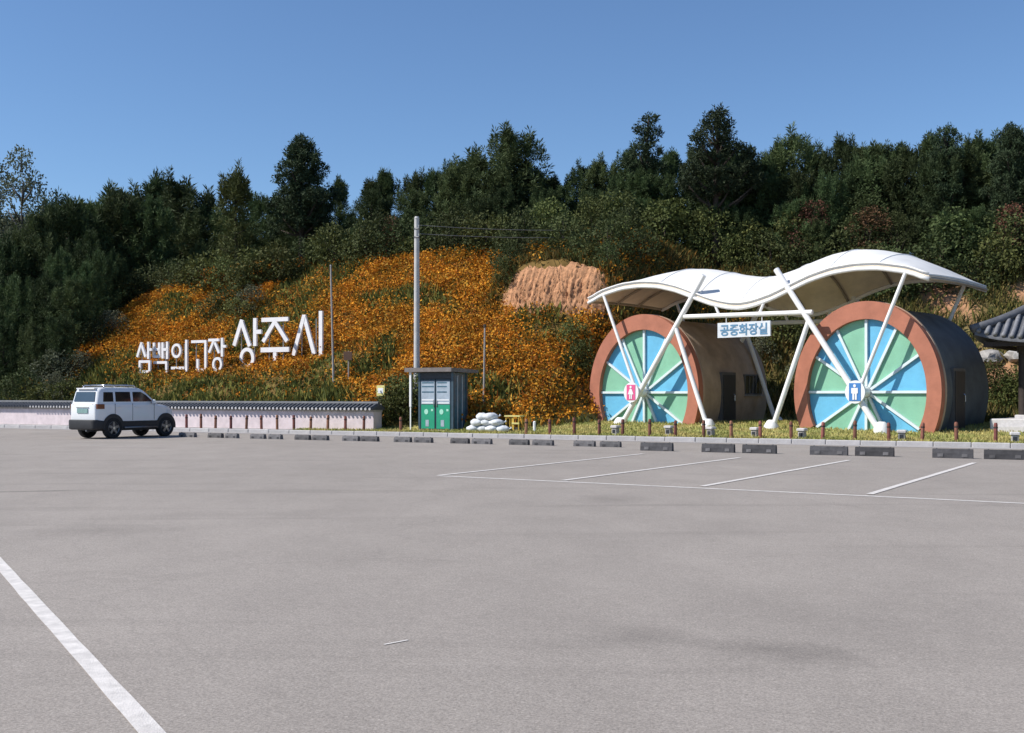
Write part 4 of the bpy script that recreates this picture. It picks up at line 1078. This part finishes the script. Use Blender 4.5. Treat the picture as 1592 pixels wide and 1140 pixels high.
# ------------------------------------------------------------------ tiled pavilion at the right edge
def build_pavilion():
    rz = BR + R(6)
    c0 = Vector((18.35, 35.4, 0.42))
    t = thing('pavilion', 'open pavilion with curved dark tiled roof on a pale stone platform', 'pavilion', c0, rz)
    b = MB(); b.bbox(-2.4, 2.4, -2.4, 2.4, -0.3, 0.30, 0.03); b.build('platform', M['granite'], t)
    b = MB(); b.box(-2.2, 2.2, -2.65, -2.405, -0.3, 0.06); b.build('step', M['granite'], t)
    for x in (-1.6, 1.6):
        for y in (-1.6, 1.6):
            b = MB(); b.tube([(x, y, 0.30), (x, y, 2.75)], 0.13, 12); cl = b.build('column', M['dark_wood'], t, smooth=40)
            b = MB(); b.bbox(x - 0.2, x + 0.2, y - 0.2, y + 0.2, 0.29, 0.42, 0.02); b.build('column_base', M['granite'], cl)
    for s in (-1, 1):
        b = MB(); b.box(-1.75, 1.75, s * 1.6 - 0.09, s * 1.6 + 0.09, 2.38, 2.60); b.build('beam', M['dark_wood'], t)
        b = MB(); b.box(s * 1.6 - 0.088, s * 1.6 + 0.088, -1.75, 1.75, 2.41, 2.63); b.build('beam', M['dark_wood'], t)
        b = MB(); b.box(-1.5, 1.5, s * 1.6 - 0.04, s * 1.6 + 0.04, 0.78, 0.86); b.build('railing', M['dark_wood'], t)
    # hipped roof: four curved faces, rows of convex tiles, hip ridges
    E = 2.75; top = 5.0; ez = 2.72
    def rz_(u, v):
        """u along the eave -1..1, v from eave 0 to apex 1"""
        up = 0.30 * abs(u) ** 3 * (1 - v) ** 1.5
        return ez + (top - ez) * (0.62 * v + 0.38 * v * v) + up
    for k in range(4):
        rot = Matrix.Rotation(k * math.pi / 2, 3, 'Z')
        V = []; n = 16; m = 10
        for lay in (0, 0.1):
            for j in range(m + 1):
                v = j / m
                for i in range(n + 1):
                    u = -1 + 2 * i / n
                    V.append(tuple(rot @ Vector((u * E * (1 - v) * 1.0, -E * (1 - v) * (1 + 0.03 * u * u), rz_(u, v) - lay))))
        Fq = []
        for lay in (0, 1):
            o = lay * (n + 1) * (m + 1)
            for j in range(m):
                for i in range(n):
                    q = o + j * (n + 1) + i; f = (q, q + 1, q + n + 2, q + n + 1); Fq.append(f if lay == 0 else f[::-1])
        o = (n + 1) * (m + 1)
        for i in range(n): Fq.append((i, o + i, o + i + 1, i + 1))
        b = MB(); b.add(V, Fq); face = b.build('roof_face', M['tile'], t, smooth=60)
        rows = 23
        for r in range(rows):
            x = (-1 + 2 * (r + 0.5) / rows)
            pts = []
            vmax = 1 - abs(x) - 0.02
            for j in range(7):
                v = vmax * j / 6
                u = x / (1 - v)
                pts.append(rot @ Vector((x * E, -E * (1 - v) * (1 + 0.03 * u * u) - (0.04 if j == 0 else 0), rz_(u, v) + 0.055)))
            b = MB(); b.tube(pts, 0.072, 7); b.build('tile_row', M['tile_row'], face, smooth=True)
        b = MB()
        pts = []
        for j in range(9):
            v = j / 8
            pts.append(rot @ Vector((E * (1 - v) * 1.03, -E * (1 - v) * 1.03, rz_(1, v) + 0.10)))
        b.tube(pts, [0.13] * 8 + [0.15], 8); b.build('hip_ridge', M['tile'], t, smooth=True)
        b = MB(); b.box(-E + 0.25, E - 0.25, -E + 0.18, -E + 0.30, ez - 0.16, ez - 0.02)
        for vtx in range(len(b.v)): b.v[vtx] = tuple(rot @ Vector(b.v[vtx]))
        b.build('eave_beam', M['dark_wood'], t)
    b = MB(); b.loft([[(r * math.cos(q), r * math.sin(q), z) for q in [2 * math.pi * i / 10 for i in range(10)]] for r, z in ((0.3, 4.95), (0.32, 5.11), (0.16, 5.19), (0.2, 5.31), (0.08, 5.47))]); b.build('finial', M['tile'], t, smooth=40)
build_pavilion()

# rocks on the slope foot between the right restroom and the pavilion
def rock(p, r, lab):
    rr = random.Random(int(p.x * 100))
    b = MB(); rings = []
    for i in range(7):
        f = math.pi * (i + 0.15) / 6.3
        rings.append([(r * math.sin(f) * math.cos(q) * (1 + 0.22 * rr.uniform(-1, 1)), r * 0.8 * math.sin(f) * math.sin(q) * (1 + 0.22 * rr.uniform(-1, 1)), -r * 0.62 * math.cos(f) + r * 0.4) for q in [2 * math.pi * j / 9 for j in range(9)]])
    b.loft(rings)
    o = b.build('rock', M['stone'], smooth=35, loc=p)
    tag(o, lab, 'rock', 'rocks beside the pavilion')
for x, y, r, l in [(19.2, 44.6, 0.55, 'pale rock at the slope foot left of the pavilion column'), (20.1, 44.2, 0.48, 'grey rock at the slope foot beside the pavilion column'), (18.5, 45.0, 0.42, 'small rock just right of the dark vault'),
                   (12.6, 50.6, 0.5, 'grey rock seen between the two wheel restrooms')]:
    rock(Vector((x, y, float(ground_z(*(np.array([x * AK[0] + y * AK[1]]), np.array([x * NK[0] + y * NK[1]])))[0]))), r, l)

# ------------------------------------------------------------------ trees
def pine_crown(h, Rr, seed, spiky=1.0, dense=1.0, low=0.06):
    g = np.random.default_rng(seed)
    P = []; D = []
    z = h * low
    while z < h * 0.985:
        f = z / h
        rad = Rr * (1 - f) ** 0.52 * (0.78 + 0.38 * g.random()) * (0.75 + 0.25 * min(1, f / 0.18)) + 0.12
        nb = int(5 + 3 * (1 - f) * dense + g.integers(0, 2))
        a0 = g.uniform(0, 6.28)
        for k in range(nb):
            q = a0 + 2 * math.pi * k / nb + g.normal(0, 0.25)
            L_ = rad * g.uniform(0.6, 1.15)
            nt = max(2, int(L_ / 0.33))
            for j in range(nt):
                s = (j + 0.7) / nt
                jit = g.normal(0, 0.10, 3)
                c = np.array([math.cos(q) * L_ * s, math.sin(q) * L_ * s, z + L_ * (0.05 + 0.36 * s * s)]) + jit
                d = np.array([math.cos(q) * 0.8, math.sin(q) * 0.8, 0.55 + 0.5 * s * spiky])
                P.append(c); D.append(d / np.linalg.norm(d))
        z += h * g.uniform(0.045, 0.075) / max(0.7, dense ** 0.5)
    for k in range(int(13 * spiky)):                                  # side leaders give the ragged top
        q = g.uniform(0, 6.28); rr = Rr * g.uniform(0.10, 0.70); zt = h * (0.76 + 0.27 * (1 - rr / Rr)) * g.uniform(0.96, 1.12)
        for j in range(5):
            for _ in range(1 if j < 2 else 2):
                P.append(np.array([math.cos(q) * rr + g.normal(0, 0.03 * j), math.sin(q) * rr + g.normal(0, 0.03 * j), zt - 0.20 * j])); D.append(np.array([0, 0, 1.6]))
    for k in range(6):
        P.append(np.array([g.normal(0, 0.05), g.normal(0, 0.05), h * (0.93 + 0.07 * k / 5)])); D.append(np.array([0, 0, 1.0]))
    return np.array(P), np.array(D)
def needles(P, D, per, ln, wd, seed, spread=0.75):
    g = np.random.default_rng(seed)
    n = len(P) * per
    c = np.repeat(P, per, 0); d = np.repeat(D, per, 0)
    r = g.normal(size=(n, 3)); r /= np.linalg.norm(r, axis=1, keepdims=True)
    dd = d * (1 - spread) * np.linalg.norm(d, axis=1, keepdims=True) + r * spread; dd /= np.linalg.norm(dd, axis=1, keepdims=True)
    c = c + r * 0.06 + d * g.uniform(-0.10, 0.14, (n, 1))
    return diamonds(c, dd, ln * g.uniform(0.6, 1.25, n), wd * g.uniform(0.7, 1.3, n))
def pad_crown(pads, seed, per_m2=17):
    g = np.random.default_rng(seed); P = []; D = []
    for (x, y, z, rx, rz) in pads:
        k = int(per_m2 * 4 * rx * rx)
        v = g.normal(size=(k, 3)); v /= np.linalg.norm(v, axis=1, keepdims=True)
        v *= g.uniform(0.45, 1.05, (k, 1)) ** 0.6
        P.append(np.array([x, y, z]) + v * np.array([rx, rx, rz])); d = v * np.array([.8, .8, .5]) + np.array([0, 0, 0.5]); D.append(d / np.linalg.norm(d, axis=1, keepdims=True))
    return np.concatenate(P), np.concatenate(D)
def blob_leaves(blobs, seed, per, ln, wd):
    g = np.random.default_rng(seed); Vs = []
    P = []; Dn = []
    for (x, y, z, r) in blobs:
        k = int(per * r * r)
        v = g.normal(size=(k, 3)); v /= np.linalg.norm(v, axis=1, keepdims=True)
        P.append(np.array([x, y, z]) + v * r * g.uniform(0.35, 1.08, (k, 1)) ** 0.7 * np.array([1, 1, 0.85])); Dn.append(v * 0.6 + g.normal(size=(k, 3)) * 0.5)
    P = np.concatenate(P); Dn = np.concatenate(Dn); Dn /= np.linalg.norm(Dn, axis=1, keepdims=True)
    return diamonds(P, Dn, ln * g.uniform(0.6, 1.3, len(P)), wd * g.uniform(0.7, 1.3, len(P)))
def trunk_mesh(h, r, seed, limbs, m, lean=0.0):
    g = random.Random(seed); b = MB()
    pts = []; k = 7
    for i in range(k + 1):
        f = i / k; pts.append((lean * f * f + g.uniform(-.05, .05) * h * 0.12 * (i > 0), g.uniform(-.05, .05) * h * 0.12 * (i > 0), h * f - (0.4 if i == 0 else 0)))
    b.tube(pts, [r * (1.25 if i == 0 else 1) * (1 - 0.86 * i / k) for i in range(k + 1)], 7)
    for (x, y, z, z0) in limbs:
        b.tube([(lean * (z0 / h) ** 2, 0, z0), (x * 0.55, y * 0.55, z0 + (z - z0) * 0.45), (x, y, z)], [r * 0.42, r * 0.26, r * 0.07], 5)
    me = b.mesh('trunk'); me.materials.append(m); me.polygons.foreach_set('use_smooth', [True] * len(me.polygons))
    return me
PROTO = {}
def proto_pine(key, h, Rr, seed, m, spiky=1.0, dense=1.0, per=32, ln=0.27, wd=0.046, low=0.06):
    P, D = pine_crown(h, Rr, seed, spiky, dense, low)
    V, Fq = needles(P, D, per, ln, wd, seed)
    crown = fast_mesh('crown', V, Fq, m)
    g = random.Random(seed)
    limbs = []
    for k in range(12):
        z0 = h * (0.1 + 0.065 * k); q = g.uniform(0, 6.28); L_ = Rr * (1 - z0 / h) * 0.85
        limbs.append((math.cos(q) * L_, math.sin(q) * L_, z0 + L_ * 0.35, z0))
    PROTO[key] = (crown, trunk_mesh(h * 0.97, 0.022 * h, seed, limbs, M['bark']), h)
for i in range(5): proto_pine('pine%d' % i, 6.0, 2.35 + 0.2 * (i % 3), 20 + i, M['pine'], 1.2, 1.0 + 0.1 * (i % 2))
for i in range(2): proto_pine('slim%d' % i, 6.0, 1.25, 40 + i, M['pine'], 1.6, 0.8, 30)
proto_pine('young', 5.0, 1.15, 51, M['leaf_bush'], 1.8, 0.8, 18)
def proto_pads(key, pads, h, seed, m, lean=0.0, per=20):
    P, D = pad_crown(pads, seed)
    V, Fq = needles(P, D, per, 0.25, 0.065, seed, 0.8)
    limbs = [(x, y, z - 0.2, max(h * 0.25, z - 0.9 - 0.4 * math.hypot(x, y))) for x, y, z, rx, rz in pads]
    PROTO[key] = (fast_mesh('crown', V, Fq, m), trunk_mesh(h * 0.96, 0.03 * h, seed, limbs, M['bark'], lean), h)
g = random.Random(5)
# broad rounded pine standing over the forest edge
pads = []
for k in range(30):
    f = k / 29; z = 2.6 + 5.2 * f; q = k * 2.4; rr = (2.3 * math.sin(math.pi * min(1, 0.30 + 0.68 * f)) ** 0.8) * g.uniform(0.35, 1.0) * 0.82
    pads.append((math.cos(q) * rr, math.sin(q) * rr, z, g.uniform(0.55, 0.85), g.uniform(0.38, 0.55)))
pads.append((0, 0, 7.9, 0.6, 0.5))
proto_pads('round_pine', pads, 8.3, 61, M['pine_dark'])
# stepped irregular red pine
pads = []
for (x, z, r) in [(0.1, 8.3, .75), (-0.35, 7.7, .75), (0.6, 7.6, .7), (-0.8, 6.9, .8), (0.25, 6.8, .8), (1.1, 6.4, .75), (1.75, 6.0, .7), (-0.9, 6.0, .85), (0.2, 5.9, .8), (2.0, 5.3, .75), (-1.4, 5.2, .8), (1.1, 5.0, .9), (0, 4.8, 1.0), (-1.6, 4.3, .8), (2.1, 4.3, .8), (0.8, 4, 1.0), (-0.7, 3.8, 1.0)]:
    for s in (-1, 1): pads.append((x + g.uniform(-.15, .15), s * g.uniform(0.1, 0.8), z + g.uniform(-.15, .15), r * 0.70, r * 0.40))
proto_pads('red_pine', pads, 8.7, 62, M['pine_dark'], 0.2)
pads = []
for (x, z, r) in [(0.15, 8.0, .55), (-0.15, 7.5, .6), (0.4, 7.2, .55), (0.0, 6.6, .65), (-0.5, 6.0, .6), (0.35, 5.9, .65), (-0.9, 5.3, .6), (0.1, 5.2, .7), (0.9, 5.0, .6), (-0.4, 4.5, .8), (0.6, 4.2, .8), (0, 3.6, .9)]:
    pads.append((x, g.uniform(-.3, .3), z, r, r * 0.55))
proto_pads('lone_pine', pads, 8.4, 63, M['pine_dark'], 0.1)
def proto_leafy(key, h, Rr, seed, m, nb=30, per=520, ln=0.14, wd=0.085, low=0.16, bark='bark'):
    g = random.Random(seed); blobs = []
    for k in range(nb):
        f = (k + 0.5) / nb; z = h * (low + (1 - low) * f * 0.97); q = k * 2.4 + g.uniform(-.4, .4)
        w = math.sin(math.pi * min(0.97, 0.22 + 0.75 * f)) ** 0.7
        rr = Rr * w * g.uniform(0.25, 0.95)
        blobs.append((math.cos(q) * rr, math.sin(q) * rr, z + g.uniform(-.06, .06) * h, Rr * g.uniform(0.14, 0.40)))
    V, Fq = blob_leaves(blobs, seed, per, ln, wd)
    limbs = [(x, y, z, max(h * 0.12, z - 0.5 - math.hypot(x, y) * 0.8)) for x, y, z, r in blobs[::2]]
    PROTO[key] = (fast_mesh('crown', V, Fq, m), trunk_mesh(h * 0.85, 0.02 * h, seed, limbs, M[bark]), h)
for i in range(3): proto_leafy('leafy%d' % i, 5.0, 1.9, 70 + i, M['leaf_olive'])
for i in range(2): proto_leafy('rusty%d' % i, 4.2, 1.6, 80 + i, M['leaf_rust'], per=380)
for i in range(3): proto_leafy('shrub%d' % i, 2.0, 1.35, 90 + i, M['leaf_bush'], nb=20, per=520, ln=0.15, wd=0.09, low=0.05)
for i in range(2): proto_leafy('dark_shrub%d' % i, 2.0, 1.3, 190 + i, M['leaf_olive'], nb=22, per=520, ln=0.14, wd=0.08, low=0.05)
proto_leafy('pale_shrub', 2.6, 1.5, 95, M['leaf_pale'], nb=20, per=420, ln=0.16, wd=0.08, low=0.05)
proto_leafy('sparse', 12.0, 2.3, 97, M['leaf_pale'], nb=56, per=190, ln=0.22, wd=0.12, low=0.22, bark='bark_grey')

def plant(name, key, u, n, label, cat, ytop=None, height=None, group=None, wide=1.0, sink=0.0):
    a = a_of(u, n)
    z = float(ground_z(a, n)) - sink
    d = -NK[0] * a + NK[1] * n
    if ytop is not None: height = EYE + (HORIZON - ytop) * d / FPX - z
    crown, trunk, h0 = PROTO[key]
    s = height / h0
    t = thing(name, label, cat, KP(a, n, z), random.uniform(0, 6.28), group)
    t.scale = (s * wide, s * wide, s)
    link('crown', crown, t); link('trunk', trunk, t)
    return t
def keep_rot(t, rz): t.rotation_euler[2] = rz; return t

# trees that stand out
keep_rot(plant('pine_tree', 'round_pine', 469, 53.5, 'tall dark rounded pine standing above the forest left of the utility pole', 'tree', ytop=214, wide=1.0), 0.3)
keep_rot(plant('pine_tree', 'red_pine', 1112, 52.5, 'tallest dark pine with stepped branches rising above the forest behind the canopy', 'tree', ytop=168, wide=1.0), 0.0)
keep_rot(plant('pine_tree', 'lone_pine', 1005, 54.5, 'slender dark pine on the skyline left of the tallest one', 'tree', ytop=178, wide=1.0), 0.0)
plant('young_conifer', 'young', 367, 50.3, 'slim light green young conifer left of the rounded dark pine', 'tree', ytop=277, wide=1.05)
plant('sparse_tree', 'sparse', 34, 46.0, 'tall sparse greyish tree at the left edge against the sky', 'tree', ytop=246, wide=0.9)
plant('sparse_tree', 'sparse', -12, 47.5, 'tall sparse greyish tree cut by the left edge of the picture', 'tree', ytop=262, wide=0.9)
plant('pine_tree', 'red_pine', 1470, 54.5, 'dark knobbly pine on the right skyline above the canopy end', 'tree', ytop=194, wide=0.75)
plant('pine_tree', 'round_pine', 1572, 54.0, 'dark pine on the skyline at the right edge of the picture', 'tree', ytop=196, wide=0.8)
plant('pine_tree', 'pine1', 790, 55.0, 'bushy pine forming the peak of the skyline right of the utility pole', 'tree', ytop=208, wide=1.15)
plant('pine_tree', 'pine3', 577, 53.0, 'bushy pine right of the rounded dark pine, filling the gap in the forest', 'tree', ytop=300, wide=1.1)
plant('rusty_tree', 'rusty0', 1262, 53.2, 'reddish brown leafy tree behind the canopy, left of two', 'tree', ytop=318, group='reddish trees', wide=1.25)
plant('rusty_tree', 'rusty1', 1350, 53.0, 'reddish brown leafy tree behind the canopy, right of two', 'tree', ytop=322, group='reddish trees', wide=1.25)
plant('rusty_tree', 'rusty0', 607, 50.6, 'small rusty brown tree left of the utility pole at the forest edge', 'tree', ytop=340, wide=0.9)
plant('rusty_tree', 'rusty1', 1572, 52.8, 'brownish leafy tree above the pavilion roof', 'tree', ytop=318, wide=1.1)

# the forest on the ridge
SKY_U = [-120, 0, 60, 120, 150, 205, 260, 300, 325, 400, 430, 520, 545, 585, 620, 660, 700, 745, 830, 870, 905, 960, 1050, 1180, 1240, 1280, 1325, 1400, 1440, 1520, 1560, 1640, 1760]
SKY_Y = [330, 330, 345, 330, 322, 300, 287, 305, 328, 318, 300, 285, 290, 280, 262, 262, 240, 232, 245, 275, 255, 245, 228, 232, 218, 240, 226, 218, 212, 225, 210, 205, 210]
DL = 'dark green pine packed among the others in the ridge forest'
random.seed(21)
def forest_row(n, u0, u1, step, drop, jit, keys, wide, group, skip=0.0, label=DL, name='pine_tree'):
    u = u0
    while u < u1:
        uu = u + random.uniform(-0.3, 0.3) * step
        if random.random() >= skip:
            nn = n + random.uniform(-0.9, 0.9)
            y = float(np.interp(uu, SKY_U, SKY_Y)) + drop + random.uniform(-jit, jit)
            plant(name, random.choice(keys), uu, nn, label, 'tree', ytop=y, group=group, wide=wide * random.uniform(0.85, 1.2))
        u += step * random.uniform(0.85, 1.15)
PK = ['pine0', 'pine1', 'pine2', 'pine3', 'pine4']
forest_row(57.0, -70, 1680, 36, 10, 14, PK + ['slim0', 'slim1'], 1.0, 'skyline pines')
forest_row(55.9, 180, 1640, 38, 66, 12, PK, 1.0, 'third rank pines')
forest_row(54.8, -60, 1670, 44, 38, 16, PK, 1.0, 'second rank pines')
forest_row(52.4, -50, 990, 50, 80, 20, PK, 1.05, 'lower rank pines')
LL = 'green tree along the front edge of the ridge forest'
forest_row(53.2, 1000, 1670, 58, 100, 22, ['leafy0', 'pine1', 'pine4', 'pine2', 'pine0'], 1.1, 'forest edge trees', label=LL, name='forest_edge_tree')
forest_row(50.3, 180, 1010, 52, 122, 22, ['leafy1', 'pine1', 'pine0', 'pine3', 'pine4'], 1.0, 'forest edge trees', skip=0.12, label=LL, name='forest_edge_tree')
# dark stand on the low ground at the left
LP = 'tall dark pine in the shaded stand left of the flower slope'
for u, n, y in [(-30, 44, 372), (12, 43, 385), (62, 44.5, 345), (108, 46.5, 322), (150, 48.5, 325), (190, 49.8, 310), (30, 49, 340), (88, 51, 330), (235, 50.5, 320), (140, 45.2, 372), (95, 43.2, 400), (-10, 41.2, 430)]:
    plant('pine_tree', random.choice(PK), u, n, LP, 'tree', ytop=y, group='dark stand at the left', wide=random.uniform(0.72, 0.95))
# shrubs along the forest edge and round the slope
SL = 'bushy green shrub in the tangle between forest and flower slope'
def shrubs(lst, keys, label, group, name='shrub'):
    for u, n, h in lst:
        plant(name, random.choice(keys), u, n, label, 'shrub', height=h, group=group, wide=random.uniform(0.85, 1.2), sink=0.15)
edge = [(u + random.uniform(-8, 8), float(np.interp(u, [180, 250, 330, 400, 480, 620, 780], [45.3, 47.4, 46.0, 45.6, 48.2, 49.4, 48.8])) + random.uniform(0, 1.2), random.uniform(1.3, 2.6)) for u in range(185, 790, 24)]
shrubs(edge, ['shrub0', 'dark_shrub0', 'dark_shrub1', 'shrub2'], SL, 'forest edge shrubs')
shrubs([(u + random.uniform(-6, 6), random.uniform(51.3, 53.0), random.uniform(1.5, 2.6)) for u in range(950, 1640, 27)], ['shrub0', 'dark_shrub0', 'shrub2', 'dark_shrub1'], 'olive shrub on the crest of the cut slope behind the restrooms', 'crest shrubs')
shrubs([(u + random.uniform(-6, 6), random.uniform(45.3, 48.6), random.uniform(1.4, 2.4)) for u in range(800, 1010, 20)] + [(786, 43.9, 1.0), (792, 44.7, 1.2), (812, 44.9, 0.9), (838, 45.0, 1.0), (866, 44.9, 0.9), (892, 44.9, 1.1), (918, 44.8, 1.0), (944, 44.5, 1.2)], ['dark_shrub0', 'dark_shrub1', 'shrub2'], 'green shrub growing just above the red earth bank', 'shrubs above the bank')
for u, n, h in [(-22, 38.5, 4.2), (6, 37.6, 3.4), (28, 40.0, 4.6), (50, 37.9, 3.0), (72, 40.2, 4.4), (92, 38.6, 3.2), (112, 40.6, 3.8), (134, 42.2, 4.0), (158, 44.2, 4.0), (176, 46.0, 3.6)]:
    plant('pine_tree', random.choice(PK), u, n, 'young dark pine at the foot of the stand left of the flower slope', 'tree', height=h, group='young pines behind the wall', wide=random.uniform(0.75, 1.0))
shrubs([(-14, 36.6, 1.8), (16, 36.2, 1.5), (40, 36.4, 1.7), (64, 36.3, 1.3), (86, 36.8, 1.6), (106, 36.9, 1.2), (124, 38.6, 1.6), (146, 41.0, 1.7), (38, 38.6, 2.2), (84, 38.0, 2.0)], ['dark_shrub0', 'shrub1', 'dark_shrub1', 'pale_shrub'], 'low green bush behind the wall left of the car', 'bushes left of the flower slope')
shrubs([(600, 35.5, 1.3), (613, 36.0, 1.6), (628, 35.7, 1.4), (640, 36.4, 1.6)], ['shrub0', 'shrub1', 'shrub2'], 'dark green bush between the wall end and the booth', 'bushes beside the booth')
shrubs([(175, 42.0, 1.7), (330, 43.4, 1.4), (352, 43.9, 1.5), (372, 43.3, 1.4), (392, 44.2, 1.5)], ['pale_shrub', 'shrub1'], 'pale green shrub among the flowers above the small letters', 'shrubs in the flowers')
shrubs([(890, 41.5, 1.2), (903, 40.6, 1.3), (1185, 47.2, 1.3), (1215, 48.3, 1.7), (1240, 47.0, 1.1), (1545, 47.0, 1.4), (1565, 46.6, 1.2), (1590, 46.8, 1.4)], ['shrub0', 'shrub2', 'pale_shrub'], 'low weedy shrub at the slope foot beside the restrooms', 'weedy shrubs at the slope foot')

# labels by place for ranks one can count from the left
TENS = {2: 'twenty', 3: 'thirty', 4: 'forty', 5: 'fifty', 6: 'sixty'}
TEENS = ['seventeenth', 'eighteenth', 'nineteenth']
def ordinal(i):
    if i <= 16: return ORD[i - 1]
    if i <= 19: return TEENS[i - 17]
    t_, r_ = divmod(i, 10)
    return (TENS[t_][:-1] + 'ieth') if r_ == 0 else TENS[t_] + '-' + ORD[r_ - 1]
def col_of(o): return 796 + FPX * o.location.x / o.location.y
def rank(group, text):
    L_ = sorted([o for o in bpy.data.objects if o.get('group') == group and o.parent is None], key=col_of)
    seen = [o for o in L_ if -15 < col_of(o) < 1607]
    for i, o in enumerate(seen): o['label'] = text % ordinal(i + 1)
    for side, grp in (('left', [o for o in L_ if col_of(o) <= -15]), ('right', [o for o in L_ if col_of(o) >= 1607])):
        for i, o in enumerate(grp): o['label'] = text.split(',')[0] + ', %s past the %s edge' % (ordinal(i + 1), side)
    return L_
rank('skyline pines', 'dark pine in the skyline rank of the ridge forest, %s from the left')
rank('crest shrubs', 'olive shrub on the crest behind the canopy, %s from the left')
rank('forest edge shrubs', 'bushy green shrub between forest and flower slope, %s from the left')
rank('shrubs above the bank', 'green shrub around the rim of the red earth bank, %s from the left')
rank('dark stand at the left', 'tall dark pine in the stand left of the flower slope, %s from the left')
rank('bushes left of the flower slope', 'low green bush behind the wall left of the car, %s from the left')
rank('young pines behind the wall', 'young dark pine below the tall stand at the left, %s from the left')
rank('forest edge trees', 'green tree along the front edge of the ridge forest, %s from the left')
rank('shrubs in the flowers', 'pale green shrub among the flowers above the letters, %s from the left')
rank('bushes beside the booth', 'dark green bush between wall end and booth, %s from the left')
rank('weedy shrubs at the slope foot', 'low weedy shrub at the slope foot by the restrooms, %s from the left')
rank('second rank pines', 'dark pine just below the skyline rank of the ridge forest, %s from the left')
rank('third rank pines', 'dark pine half hidden deep inside the ridge forest, %s from the left')
rank('lower rank pines', 'dark pine in the lower forest rank above the flowers, %s from the left')
